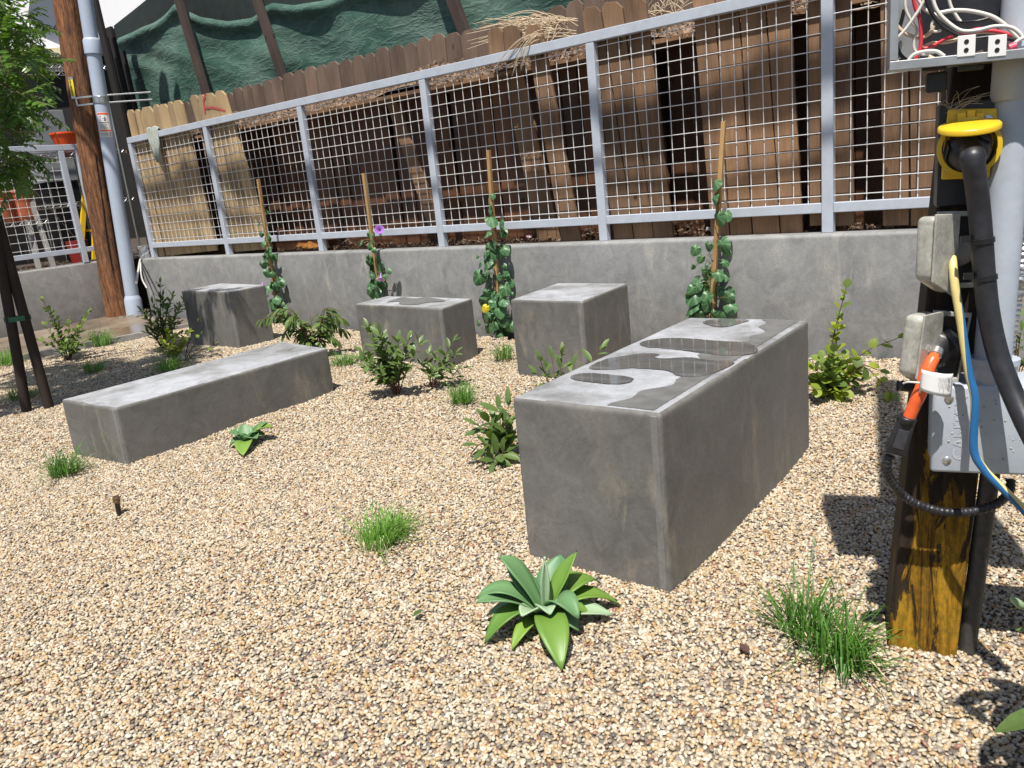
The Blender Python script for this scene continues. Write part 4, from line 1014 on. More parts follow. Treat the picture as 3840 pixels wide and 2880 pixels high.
# leaves of the tree
def leaf_pts(o, x, y, z, l, wd, fold=.25, droop=.25, k=4):
    """verts/faces of one pointed leaf: x along, y across, z normal"""
    vs = []; fs = []
    prof = [0, .62, .95, .86, .5, 0][:] if k == 5 else [0, .8, 1., .62, 0]
    n = len(prof)
    for i, p_ in enumerate(prof):
        t = i / (n - 1); c = o + x * (l * t) - z * (l * droop * t * t); h = wd / 2 * p_
        if p_ == 0: vs.append(c)
        else: vs += [c + y * h + z * h * fold, c, c - y * h + z * h * fold]
    fs.append((0, 1, 2)); fs.append((0, 2, 3))
    for i in range(n - 3): b = 1 + 3 * i; fs += [(b, b + 3, b + 4, b + 1), (b + 1, b + 4, b + 5, b + 2)]
    b = 1 + 3 * (n - 3); e = len(vs) - 1; fs += [(b, e, b + 1), (b + 1, e, b + 2)]
    return vs, fs
tr = thing('tree', 'leafy green tree at the left edge above the tree stakes', 'tree', G(-150, 860))
tb_ = G(-150, 860); m = MB(); m.tube(spline([tb_ - ZUP * .1, tb_ + Vector((.02, 0, .7)), tb_ + Vector((.06, -.05, 1.4)), tb_ + Vector((.2, -.1, 2.1))], 5), [.03] * 6 + [.026] * 5 + [.018] * 4 + [.012], 10); m.build('trunk', MT['lodge'], tr, smooth=True)
top = tb_ + Vector((.2, -.1, 2.1)); cr_ = MB(); br = MB()
def spray(c, rad, n, fr=True):
    for _ in range(n):
        d_ = Vector((rnd.gauss(0, 1), rnd.gauss(0, 1), rnd.gauss(0, .8))).normalized(); p = c + d_ * rad * rnd.uniform(.2, 1) ** .6
        # one short pinnate twig
        ax = (d_ * .8 + Vector((rnd.uniform(-.6, .6), rnd.uniform(-.6, .6), rnd.uniform(-.8, .1)))).normalized(); L_ = rnd.uniform(.09, .17); sdv = ax.cross(ZUP).normalized(); nz_ = sdv.cross(ax).normalized()
        if nz_.z < 0: nz_ = -nz_
        br.tube([p, p + ax * L_], .0015, 3, False)
        kk = int(L_ / .021)
        for i in range(kk):
            for sg in (-1, 1):
                o = p + ax * (L_ * (i + .6) / kk); x = (sdv * sg + ax * .55 + ZUP * rnd.uniform(-.35, .1)).normalized(); y = nz_.cross(x).normalized()
                z = x.cross(y)
                if z.z < 0: z = -z; y = -y
                cr_.add(*leaf_pts(o, x, y, z, rnd.uniform(.042, .062), rnd.uniform(.016, .022), .2, .2))
for (u, v, y, r, n) in ((-20, 40, 4.7, .2, 34), (18, 40, 4.9, .12, 20), (50, 95, 5.0, .09, 16), (80, 96, 5.2, .05, 7), (10, 130, 4.5, .2, 34), (40, 160, 4.6, .12, 18), (35, 205, 4.3, .10, 16), (62, 215, 4.3, .06, 7), (5, 240, 4.2, .13, 16), (0, 315, 4.2, .13, 24), (25, 335, 4.3, .07, 8), (5, 375, 4.25, .09, 10), (-60, 100, 4.3, .3, 40), (-70, 300, 4.2, .2, 24), (-10, -60, 4.7, .2, 24), (-40, -120, 4.4, .35, 34)):
    spray(Yp(u, v, y), r, n); br.tube(spline([top - ZUP * rnd.uniform(.1, .6), top.lerp(Yp(u, v, y), .5) + ZUP * .08, Yp(u, v, y)], 4), [.008] * 5 + [.003] * 4, 5)
for (u, v, z, r, n) in ((70, 815, 2.35, .22, 34), (140, 800, 2.4, .22, 44), (205, 800, 2.45, .2, 44), (265, 815, 2.4, .14, 26), (330, 800, 2.5, .10, 10), (100, 850, 2.3, .2, 34), (180, 835, 2.35, .22, 46), (260, 825, 2.4, .22, 46), (330, 812, 2.45, .15, 20), (30, 870, 2.3, .2, 26), (150, 760, 2.5, .16, 14), (452, 838, 2.6, .05, 3), (120, 815, 2.4, .2, 36), (200, 815, 2.4, .2, 36)):
    g_ = G(u, v); c = g_ + TOSUN * ((z - g_.z) / TOSUN.z); spray(c, r, int(n * 1.5)); br.tube(spline([top - ZUP * .3, top.lerp(c, .5) + ZUP * .1, c], 4), [.008] * 5 + [.003] * 4, 5)
tag(cr_.build('crown', MT['tree'], tr), kind='stuff'); br.build('branches', MT['stem'], tr)

# ------------------------------------------------------------------ plants
def lmesh(name, outline, mat, fold=.18, curl=.2, vein=False, cup=0.):
    """unit leaf along +X, normal +Z; outline: (t, halfwidth)"""
    vs = []; fs = []; vn = []
    n = len(outline)
    for t, h in outline:
        zc = -curl * t * t
        for f in (-1, -.5, 0, .5, 1): vs.append((t, h * f, zc + abs(f) * h * fold - cup * (f * h) ** 2)); vn.append(1. if f == 0 else 0.)
    for i in range(n - 1):
        for j in range(4): a = i * 5 + j; fs.append((a, a + 5, a + 6, a + 1))
    me = bpy.data.meshes.new(name); me.from_pydata(vs, [], fs); me.materials.append(mat)
    at = me.attributes.new('vein', 'FLOAT', 'POINT'); at.data.foreach_set('value', vn if vein else [0.] * len(vn))
    me.polygons.foreach_set('use_smooth', [True] * len(me.polygons)); me.update(); return me
OBL = [(0, .015), (.08, .07), (.25, .15), (.5, .185), (.75, .15), (.92, .07), (1, .005)]
RND = [(0, .02), (.08, .16), (.3, .36), (.55, .42), (.8, .32), (.95, .14), (1, .02)]
def heart(mat, cup=0.):
    pts = []; vn = []
    # rings from the stalk point outwards so the lobes lap back behind it
    n = 28; out = []
    for i in range(n):
        a = -math.pi + 2 * math.pi * (i + .5) / n; r = .44 * (1 + .22 * math.cos(a)) + .15 * max(0, math.cos(a)) ** 6
        r *= 1 - .62 * math.exp(-((abs(a) - math.pi) / .32) ** 2); out.append((a, r))
    vs = [(0, 0, 0)]; vv = [1.]; fs = []
    for f in (.35, .7, 1.):
        for i, (a, r) in enumerate(out):
            v_ = 1. if i % 4 == 1 else 0.
            x, y = math.cos(a) * r * f, math.sin(a) * r * f
            vs.append((x, y, (.03 if i % 4 == 1 else -.0) * -f - .16 * f * f + .05 * math.sin(a * 3) * f)); vv.append(v_ * .8)
    for i in range(n): fs.append((0, 1 + i, 1 + (i + 1) % n))
    for k in range(2):
        for i in range(n): a, b = 1 + k * n + i, 1 + k * n + (i + 1) % n; fs.append((a, a + n, b + n, b))
    me = bpy.data.meshes.new('leaf'); me.from_pydata(vs, [], fs); me.materials.append(mat)
    at = me.attributes.new('vein', 'FLOAT', 'POINT'); at.data.foreach_set('value', vv)
    me.polygons.foreach_set('use_smooth', [True] * len(me.polygons)); me.update(); return me
LM = {'obl': lmesh('leaf', OBL, MT['shrub']), 'rnd': lmesh('leaf', RND, MT['round'], .1, .1), 'lime': lmesh('leaf', RND, MT['lime'], .1, .15), 'heart': heart(MT['vine']),
      'yel': lmesh('leaf', RND, MT['yleaf'], .2, .3), 'hyel': heart(MT['yleaf'])}
def put_leaf(root, me, o, x, up, L_):
    x = Vector(x).normalized(); up = Vector(up); y = up.cross(x)
    if y.length < 1e-3: y = Vector((0, 1, 0))
    y.normalize(); z = x.cross(y)
    return inst('leaf', me, root, frame_mat(o, x, y, z, L_))
SG = 'young shrubs in the pebble bed'
def shrub(lab, base, stems, kind, L_=.045, gap=.014, droop=.0, start=.25, cat='shrub', maxleaf=290, bare=0, out=.8, yel=0., kinds=None):
    """stems: list of (tip point, sideways bow)"""
    root = thing('shrub', lab, cat, base, SG); m = MB(); cnt = 0
    for tip, bow, *gm_ in stems:
        g0 = gap * (gm_[0] if gm_ else 1); tip = Vector(tip); mid = base.lerp(tip, .55) + ZUP * bow + Vector((rnd.uniform(-.01, .01), rnd.uniform(-.015, .015), 0)); ps = spline([base - ZUP * .02, base.lerp(mid, .5) + Vector((rnd.uniform(-.008, .008), 0, 0)), mid, tip], 7)
        ln = sum((ps[i + 1] - ps[i]).length for i in range(len(ps) - 1)); r0 = min(.0045, .0018 + ln * .006)
        m.tube(ps, [r0 * (1 - .7 * i / (len(ps) - 1)) for i in range(len(ps))], 5)
        acc = 0; ph = rnd.uniform(0, 6)
        for i in range(1, len(ps)):
            seg = ps[i] - ps[i - 1]; acc += seg.length; f = i / (len(ps) - 1)
            while acc > g0:
                acc -= g0
                if f < start or cnt >= maxleaf: continue
                tg = seg.normalized(); ph += 2.4
                sd = tg.orthogonal().normalized(); sd = (Quaternion(tg, ph) @ sd)
                x = (sd * out + tg * rnd.uniform(.35, .9) + ZUP * (rnd.uniform(-.1, .35) - droop)).normalized()
                me = LM['yel'] if rnd.random() < yel else LM[rnd.choice(kinds) if kinds else kind]
                put_leaf(root, me, ps[i] - seg * rnd.random(), x, ZUP + tg * .3 + Vector((rnd.uniform(-.4, .4), rnd.uniform(-.6, .1), 0)), L_ * rnd.uniform(.65, 1.15)); cnt += 1
        tg = (ps[-1] - ps[-2]).normalized()
        if cnt < maxleaf: put_leaf(root, LM[kind], ps[-1], tg + ZUP * (.1 - droop), ZUP + Vector((0, -.4, 0)), L_ * .8); cnt += 1
    m.build('stem', MT['bark'], root, smooth=True); return root
def tips(base, lst, dy=.12): return [(Yp(u, v, base.y + (rnd.uniform(-dy, dy) if d_ is None else d_)), bw, *r_) for (u, v, d_, bw, *r_) in lst]
B1 = G(350, 750)
shrub('tall dark-leaved shrub against the rear left block', B1, tips(B1, [(346, 612, None, .02), (352, 640, None, .02), (372, 640, None, .02), (320, 680, None, .03), (306, 672, None, .05), (392, 660, None, .02), (338, 700, None, .03), (385, 700, None, .02), (318, 720, None, .03), (402, 640, .15, .02), (364, 660, None, .02), (398, 720, None, .02), (330, 655, None, .02)]), 'obl', .062, .013)
B1b = G(374, 782)
shrub('bright lime-leaved low shrub at the foot of the tall dark shrub', B1b, tips(B1b, [(350, 735, None, .01), (362, 715, None, .01), (380, 725, None, .01), (398, 740, None, .01), (410, 715, -.05, .0), (340, 750, None, .01), (372, 748, None, .01), (392, 752, None, .01)], .08), 'lime', .034, .011, maxleaf=150)
B1c = G(398, 778)
shrub('bare reddish twig with few round leaves before the rear left block', B1c, tips(B1c, [(426, 695, -.05, .01), (434, 722, .1, .0), (465, 742, .05, .0)], .05), 'rnd', .032, .06, start=.5)
B2 = G(148, 775)
shrub('sparse round-leaved shrub on the pavement edge right of the stakes', B2, tips(B2, [(92, 648, None, .02), (108, 668, None, .02), (126, 690, None, .02), (96, 702, None, .03), (150, 690, None, .02), (180, 690, None, .02), (192, 672, None, .02), (175, 715, None, .02), (110, 730, None, .03), (195, 730, None, .02), (85, 735, None, .03), (140, 735, None, .01), (160, 742, None, .01), (130, 748, None, .01), (172, 745, None, .01)]), 'rnd', .038, .016, yel=.01)
B3 = G(682, 772)
shrub('drooping olive-leaved shrub between the long block and the wall', B3, tips(B3, [(562, 690, None, .13), (585, 676, None, .13), (604, 668, None, .12), (742, 690, None, .13), (748, 715, None, .12), (625, 690, None, .12), (700, 680, None, .10), (655, 700, None, .10), (728, 735, None, .10), (640, 730, None, .10), (612, 722, None, .13), (715, 668, .05, .12), (670, 672, .08, .10), (690, 715, None, .09), (735, 672, .05, .14), (650, 750, -.05, .08)]), 'obl', .072, .0115, droop=.8, out=.5)
B4 = G(858, 852)
shrub('dense green shrub in front of the block with the damp patch', B4, tips(B4, [(795, 706, None, .02), (810, 740, None, .02), (782, 760, None, .03), (775, 775, None, .04), (835, 745, None, .02), (822, 720, None, .02), (860, 735, None, .02), (882, 735, None, .02), (905, 742, None, .02), (800, 800, None, .03), (845, 770, None, .02), (870, 765, None, .02), (820, 810, None, .03), (790, 790, None, .04), (838, 790, None, .02)]), 'obl', .064, .0105, start=.3)
B5 = G(930, 832)
shrub('upright green shrub right of the dense shrub, before the block', B5, tips(B5, [(978, 738, None, .0), (985, 762, None, .01), (945, 765, None, .01), (928, 760, None, .01), (1000, 795, None, .02), (912, 790, None, .02), (960, 795, None, .01), (940, 800, None, .01), (985, 815, None, .01)]), 'obl', .056, .017)
B6 = G(1222, 905)
shrub('leafy sprigs rising behind the far side of the largest block', B6, tips(B6, [(1168, 780, None, .0), (1192, 772, None, .0), (1214, 765, None, .0), (1238, 790, None, .0), (1300, 752, .05, .03), (1160, 808, None, .01), (1210, 795, None, .0), (1185, 800, None, .0)], .05), 'obl', .062, .028, start=.6)
B7 = G(1090, 985)
shrub('glossy green shrub at the left foot of the largest block', B7, tips(B7, [(1098, 870, .02, .0), (1078, 885, None, .01), (1050, 905, None, .02), (1030, 918, None, .03), (1090, 915, .0, .0), (1060, 940, None, .02), (1045, 975, -.06, .03), (1100, 950, .0, .0), (1075, 955, None, .01), (1065, 1000, -.1, .02), (1030, 960, -.04, .02), (1085, 985, -.08, .01)], .06), 'obl', .07, .0165)
B8 = G(1785, 858)
shrub('round-leaved shrub with long arching shoots right of the largest block', B8, tips(B8, [(1828, 622, .0, .01, 2.2), (1812, 690, .06, .02, 2.0), (1940, 730, -.05, .05, 2.6), (1900, 800, -.08, .07, 2.4), (1925, 850, -.15, .11, 2.4), (1800, 760, None, .02), (1775, 775, None, .01), (1758, 790, None, .01), (1830, 785, None, .02), (1815, 800, None, .01), (1850, 800, None, .02), (1790, 790, None, .01), (1770, 815, None, .01), (1840, 815, None, .01), (1805, 825, -.06, .01), (1758, 820, -.05, .01), (1785, 812, -.08, .02), (1822, 770, .06, .02), (1860, 820, -.05, .02), (1765, 840, -.1, .01), (1820, 845, -.1, .01)], .09), 'rnd', .046, .0125, kinds=['rnd', 'lime', 'lime'], start=.2)
B9 = G(1692, 745)
shrub('single thin sprig with few leaves behind the largest block', B9, tips(B9, [(1678, 634, .0, .0), (1626, 686, .0, .0)], .02), 'rnd', .036, .026, start=.45)
BR = G(2200, 830)
shrub('small dark-leaved shoot right of the grey conduit pipe', BR, tips(BR, [(2196, 690, .0, .0), (2206, 715, .0, .02), (2188, 740, .0, .0), (2215, 735, .0, .0)], .02), 'obl', .05, .03, start=.4)

# vines on stakes
VG = 'climbing vines on wooden stakes by the long wall'
def vine(lab, top, foot, off, leaves, flowers=(), woff=-.10):
    A = FP(*top, off); B = FP(*foot, woff); B.z = gz(B.x, B.y)
    root = thing('climbing_vine', lab, 'vine', B, VG)
    m = MB(); dirv = (A - B).normalized(); q_ = [B - ZUP * .05 + FA * a - FB * b for a, b in ((-.010, -.010), (.010, -.010), (.010, .010), (-.010, .010))]
    m.hexa(q_, [x + (A - B) for x in q_]); m.build('stake', MT['stake'], root, bev=.001)
    m = MB(); ln = (A - B).length; tmax = max(t for t, *_ in leaves)
    for ph in (0, 2.1, 4.2):
        ps = []
        for i in range(40):
            t = i / 39 * min(1, tmax * (1 - .12 * ph)); a = t * 22 + ph; r = .018 + .016 * math.sin(i * 1.7 + ph) * (1 - t)
            ps.append(B + dirv * (ln * t) + FA * math.cos(a) * r - FB * (math.sin(a) * r))
        m.tube(ps, .0022, 5)
    for k_ in range(4):
        t_ = rnd.uniform(.12, .8) * tmax; c = B + dirv * ln * t_; sg = rnd.choice((-1, 1)); e = c + FA * sg * rnd.uniform(.06, .13) - FB * rnd.uniform(0, .05) + ZUP * rnd.uniform(-.04, .08)
        sp3 = spline([c, c.lerp(e, .5) + ZUP * .03, e, e + ZUP * .02 + FA * .01 * sg], 5); m.tube(sp3, .0011, 4)
        put_leaf(root, LM['heart'], sp3[-4], FA * sg - ZUP * .8, -FB + ZUP * .4, rnd.uniform(.025, .045))
    for t, dx, dy, L_, *k in leaves:
        c = B + dirv * ln * t; p = c + FA * dx - FB * dy
        tipdir = (FA * (dx * 7 + rnd.uniform(-.35, .35)) - ZUP * rnd.uniform(.4, 1.1) - FB * rnd.uniform(-.3, .4)).normalized()
        nrm = (-FB * rnd.uniform(.3, 1.) + ZUP * rnd.uniform(.0, .9) + FA * rnd.uniform(-.9, .9))
        put_leaf(root, LM['hyel' if k else 'heart'], p, tipdir, nrm, L_)
        m.tube(spline([c, c.lerp(p, .5) + ZUP * .012, p], 3), .0012, 4)
    m.build('stem', MT['stem'], root)
    for (u, v, o, dx, dz) in flowers:
        c = FP(u, v, o); ax = (FA * dx + ZUP * dz - FB * .5).normalized(); f = MB()
        f.lathe(c - ax * .035, ax, [(.003, 0), (.005, .02), (.010, .035), (.026, .046), (.031, .048)], 14, cap=False); f.build('flower', MT['petal'], root, smooth=True)
    return root
def rl(n, t0, t1, sp, s0=.07, s1=.095, extra=()):
    return [(t0 + (t1 - t0) * rnd.random(), max(-.09, min(.09, rnd.gauss(0, sp * .75))), rnd.uniform(-.02, .06), rnd.uniform(s0 * .7, s1)) for i in range(n)] + list(extra)
vine('sparsest vine, on the stake behind the rear left block', (555, 372), (600, 672), -.13, rl(30, .02, .5, .05, .065, .09) + rl(12, .45, .62, .05, .035, .06) + rl(9, .62, .82, .05, .02, .035), [(566, 618, -.2, .1, -1)])
vine('vine with lilac flowers on the stake behind the damp-topped block', (783, 357), (826, 690), -.13, rl(46, .02, .52, .055, .055, .085) + rl(8, .5, .6, .05, .06, .08), [(820, 497, -.22, .5, .35), (822, 600, -.2, .2, -.9)])
vine('vine with one yellow leaf on the stake left of the tall block', (1053, 305), (1080, 716), -.13, rl(42, .01, .48, .06, .075, .105) + rl(9, .45, .66, .045, .07, .1) + [(.69, .0, .02, .045), (.74, .02, .01, .04), (.17, -.03, .08, .055, 1)])
vine('vine on the tallest stake, right behind the largest block', (1563, 237), (1528, 690), -.13, rl(38, .02, .36, .075, .07, .1) + rl(9, .34, .54, .04, .065, .09) + [(.66, -.01, .03, .07), (.72, .0, .03, .065), (.58, .02, .03, .085), (.59, .055, .02, .06)])

# grasses
GG = 'grass tufts in the pebble bed'
def tuft(lab, u, v, rad, hgt, n=240, lean=(0, 0), long=0, wid=.0026, sub=None):
    c = G(u, v); m = MB()
    cents = [(c, 1.)] + [(G(a, b), k) for a, b, k in (sub or [])]
    for i in range(n + long):
        lg = i >= n; dead = rnd.random() < .07
        cc, kk = cents[i % len(cents)]
        a = rnd.uniform(0, 2 * math.pi); rr = rad * .36 * kk * math.sqrt(rnd.random()); b = cc + Vector((math.cos(a) * rr, math.sin(a) * rr, -.008))
        d_ = Vector((math.cos(a), math.sin(a), 0)) * rnd.uniform(.05, 1) + Vector((rnd.gauss(0, .4), rnd.gauss(0, .4), 0)) + Vector((lean[0], lean[1], 0))
        H = hgt * kk * rnd.uniform(.3, 1.05) * (1.45 if lg else 1) * (.55 if dead else 1); sp = rad * kk * rnd.uniform(.2, 1.05) * (1.5 if lg else 1)
        p1 = b + ZUP * H * .55 + d_ * sp * .22; p2 = b + ZUP * H * rnd.uniform(.75, 1.) + d_ * sp * .6; p3 = b + ZUP * H * rnd.uniform(.1, 1.) + d_ * sp
        if rnd.random() < .1: p3 = p2 + d_ * sp * .2 - ZUP * H * rnd.uniform(.3, .6)
        fl_ = gz(p3.x, p3.y) + .012
        if p3.z < fl_: p3.z = fl_
        ps = [b, p1, p2, p3]; sd = d_.cross(ZUP).normalized(); wv = wid * rnd.uniform(.55, 1.3) * (.55 if lg else 1)
        vs = []
        for k, p in enumerate(ps):
            w_ = wv * (.9, 1, .75, .12)[k] / 2; vs += [p - sd * w_, p + sd * w_]
        m.add(vs, [(0, 1, 3, 2), (2, 3, 5, 4), (4, 5, 7, 6)], 1 if dead else 0)
    return tag(m.build('grass_tuft', [MT['grass'], MT['straw']], origin=c, smooth=True), lab, 'grass', GG)
tuft('grass tuft at the near left corner of the long low block', 140, 1020, .15, .10, 260, (.25, 0), 14)
tuft('grass tuft alone in the pebbles left of the large agave', 815, 1182, .13, .11, 330, (.3, .25), 34, .0028, [(845, 1160, .8)])
tuft('largest grass tuft, in front of the yellow post', 1740, 1368, .13, .12, 430, (.15, .0), 40, .0036, [(1800, 1420, .95), (1835, 1440, .6)])
tuft('grass tuft between the two pebble-bed shrubs and the largest block', 1000, 868, .125, .10, 230, (0, 0), 8)
tuft('grass tuft at the foot of the tall upright block', 1088, 772, .12, .095, 170)
tuft('grass tuft at the right end of the long low block', 742, 788, .15, .085, 240)
tuft('grass tuft behind the drooping shrub by the wall', 708, 722, .15, .15, 240)
tuft('tall airy grass tuft on the pavement edge', 220, 745, .17, .15, 260, (0, 0), 26)
tuft('grass tuft at the left edge beside the tree stakes', 20, 790, .20, .15, 260)
tuft('dark shaded grass tuft behind the long low block', 205, 800, .17, .09, 200)
tuft('shaded grass tuft behind the tree stakes', 52, 858, .2, .09, 220)
tuft('grass tuft under the lime-leaved shrub', 366, 800, .17, .10, 260)

# agaves
def agave(lab, base, leaves):
    root = thing('agave', lab, 'agave', base, 'agaves in the pebble bed')
    for tip, arch, wd, mat, fold in leaves:
        tip = Vector(tip); b = base + ZUP * .012; mid = b.lerp(tip, .5) + ZUP * arch
        ps = [((1 - t) ** 2) * b + 2 * t * (1 - t) * mid + t * t * tip for t in [i / 14 for i in range(15)]]
        hd = tip - b; sd = Vector((hd.x, hd.y, 0)); sd = sd.cross(ZUP) if sd.length > .02 else Vector((RT.x, RT.y, 0)); sd.normalize()
        m = MB(); vs = []
        ph = rnd.uniform(0, 6)
        for i, p in enumerate(ps):
            t = i / 14; tg = (ps[min(i + 1, 14)] - ps[max(i - 1, 0)]).normalized(); n_ = sd.cross(tg).normalized()
            if n_.z < 0 and abs(tg.z) < .9: n_ = -n_
            h = wd / 2 * (.42 + .58 * math.sin(min(1, t / .55) * math.pi / 2) ** 1.2) * (1 if t < .55 else max(0.015, math.cos((t - .55) / .45 * math.pi / 2) ** .85))
            for f in (-1, -.6, 0, .6, 1): vs.append(p + sd * h * f + n_ * (abs(f) ** 1.6 * h * fold + .05 * h * math.sin(t * 7 + ph) * f))
        m.add(vs, [(i * 5 + j, (i + 1) * 5 + j, (i + 1) * 5 + j + 1, i * 5 + j + 1) for i in range(14) for j in range(4)])
        o = m.build('leaf', MT[mat], root, smooth=True); sd_ = o.modifiers.new('thick', 'SOLIDIFY'); sd_.thickness = .0035; sd_.offset = -1
    return root
za = lambda x, y: ((1200 + .5425 * x) / SC, (1800 + .5425 * y) / SC)
AB = G(*za(1560, 985)); yb = AB.y
def ya(x, y, d_): return Yp(*za(x, y), yb + d_)
def ga(x, y, h=.01): return G(*za(x, y), h)
agave('large green agave rosette in front of the largest block', AB, [
 (ya(1248, 527, .03), .05, .062, 'agave', .25), (ya(1300, 600, .07), .04, .055, 'agave', .25), (ya(1665, 515, .09), .015, .075, 'agave', .28), (ya(1782, 492, .04), .0, .050, 'agave2', .5), (ya(1552, 528, .0), .0, .022, 'agavep', 1.2),
 (ya(1086, 815, .0), .085, .060, 'agave', .3), (ya(1080, 842, -.04), .05, .060, 'agave', .3), (ya(1150, 935, .03), .05, .055, 'agave', .3), (ya(1918, 690, .07), .07, .066, 'agave2', .3), (ya(2078, 862, .03), .085, .055, 'agave2', .3),
 (ga(2022, 930, .02), .03, .050, 'agavep', .35), (ya(1790, 960, -.09), .09, .058, 'agave', .4), (ya(1395, 935, -.085), .03, .050, 'agavep', .5), (ya(1590, 925, -.09), .045, .048, 'agavep', .5),
 (ga(1135, 1130, .012), .095, .050, 'agave2', .3), (ga(1325, 1170, .008), .05, .035, 'agave2', .3), (ga(1672, 1312, .01), .10, .068, 'agave2', .25), (ga(1722, 1125, .02), .04, .038, 'agave2', .3), (ga(1790, 1040, .02), .05, .05, 'agave', .3), (ya(1865, 930, -.03), .06, .038, 'agave2', .3), (ya(1620, 640, .12), .02, .06, 'agave', .3)])
zb = lambda x, y: ((.6027 * x) / SC, (950 + .6027 * y) / SC)
AB2 = G(*zb(1540, 1195)); yb2 = AB2.y
def yc(x, y, d_): return Yp(*zb(x, y), yb2 + d_)
agave('small green agave in front of the long low block', AB2, [
 (yc(1428, 1108, .0), .02, 0.074, 'agave', .3), (yc(1512, 1062, .05), .0, 0.074, 'agave', .3), (yc(1662, 1046, .03), .01, 0.068, 'agave', .35), (yc(1700, 1082, .0), .05, 0.061, 'agave2', .3), (yc(1560, 1090, .08), .0, 0.068, 'agave', .3), (yc(1470, 1130, -.03), .03, 0.068, 'agave', .35),
 (G(*zb(1425, 1205), .01), .04, 0.061, 'agave', .3), (G(*zb(1512, 1258), .01), .05, 0.068, 'agave2', .3), (yc(1598, 1150, -.06), .02, 0.061, 'agave', .5), (yc(1590, 1075, .06), .0, .06, 'agave', .3), (yc(1480, 1090, .04), .01, .055, 'agave', .3), (yc(1620, 1100, -.02), .02, .05, 'agave', .4), (yc(1545, 1135, -.05), .02, 0.054, 'agave', .5), (yc(1650, 1130, .0), .03, 0.054, 'agave2', .4)])
def px(P): X = Vector(P) - EYE; z = X.dot(FW); return (1920 + FPX * X.dot(RT) / z) / SC, (1440 - FPX * X.dot(UP) / z) / SC
FBASE = Vector((.90, .80, gz(.90, .80)))
fl = thing('flowering_plant', 'leafy plant at the right frame edge with one pale bud poking into view', 'plant', FBASE)
m = MB()
for k in range(34):
    a = rnd.uniform(0, 6.28); tp = FBASE + Vector((math.cos(a) * .17 - .05, math.sin(a) * .17 + .05, rnd.uniform(.22, .66)))
    if px(tp)[0] < 2330: continue
    a = a; ps = spline([FBASE, FBASE.lerp(tp, .5) + ZUP * .06, tp], 5); m.tube(ps, .0028, 5)
    for i in range(3, len(ps)):
        for _ in range(2): put_leaf(fl, LM['obl'], ps[i], Vector((rnd.uniform(-1, 1), rnd.uniform(-1, 1), rnd.uniform(-.5, .5))), ZUP, rnd.uniform(.07, .11))
b0, b1, b2 = Yp(2235, 1322, 1.10), Yp(2212, 1313, 1.09), Yp(2182, 1290, 1.08)
m.tube(spline([FBASE + ZUP * .1, FBASE.lerp(b0, .6) + ZUP * .1, b0, b1], 5), .0028, 6); m.build('stem', MT['stem'], fl)
m = MB(); m.tube(spline([b1, b1.lerp(b2, .4), b1.lerp(b2, .75), b2], 4), [.0035, .005, .006, .0065, .0065, .006, .0058, .0052, .0045, .004, .003, .002, .0008], 10); m.build('bud', MT['agavep'], fl, smooth=True)

# fallen leaves
FG = 'fallen leaves on the pebbles'
for lab, u, v, mat, L_ in (('green fallen leaf left of the large agave', 893, 1332, 'shrub', .035), ('dark brown fallen leaf right of the large agave', 1618, 1412, 'brownleaf', .04), ('small green fallen leaf in the shadow of the post', 1868, 1110, 'round', .022), ('tiny brown twig leaf left of the sprinkler riser', 118, 1133, 'brownleaf', .025)):
    c = G(u, v, .016); a = rnd.uniform(0, 6); x = Vector((math.cos(a), math.sin(a), .1)).normalized(); y = ZUP.cross(x).normalized(); m = MB(); m.add(*leaf_pts(c, x, y, x.cross(y), L_, L_ * .45, .3, .1))
    tag(m.build('fallen_leaf', MT[mat], origin=c, smooth=True), lab, 'leaf', FG)
m = MB()
for k in range(90):
    c = G(rnd.uniform(0, 2000), rnd.uniform(900, 1659), .012); a = rnd.uniform(0, 6); x = Vector((math.cos(a), math.sin(a), rnd.uniform(-.2, .2))).normalized(); y = ZUP.cross(x).normalized()
    if rnd.random() < .5: m.tube([c - x * rnd.uniform(.006, .02), c + x * .012 + y * .002], .0009, 4)
    else: m.add(*leaf_pts(c, x, y, x.cross(y), rnd.uniform(.008, .02), rnd.uniform(.004, .008), .3, .2))
tag(m.build('litter', MT['brownleaf'], origin=(0, 0, 0)), 'tiny dark twigs and leaf scraps scattered on the pebbles', None, None, 'stuff')
# sprinkler riser
c = G(256, 1102); ax = (hit(249, 1066, c, Vector((0, 1, 0))) - c).normalized()
sp_ = thing('sprinkler_riser', 'short black sprinkler riser with tarnished brass cap', 'sprinkler', c)
m = MB(); m.lathe(c - ax * .02, ax, [(.0085, 0), (.0085, .028), (.0095, .028), (.0095, .031), (.0085, .031), (.0085, .046)], 16); m.build('riser', MT['black'], sp_, smooth=True)
m = MB(); m.lathe(c - ax * .02, ax, [(.009, .046), (.0115, .05), (.0118, .055), (.0108, .056), (.0118, .058), (.0118, .068), (.0105, .070), (.009, .070), (.0085, .066)], 18); m.build('cap', MT['brass'], sp_, smooth=True)

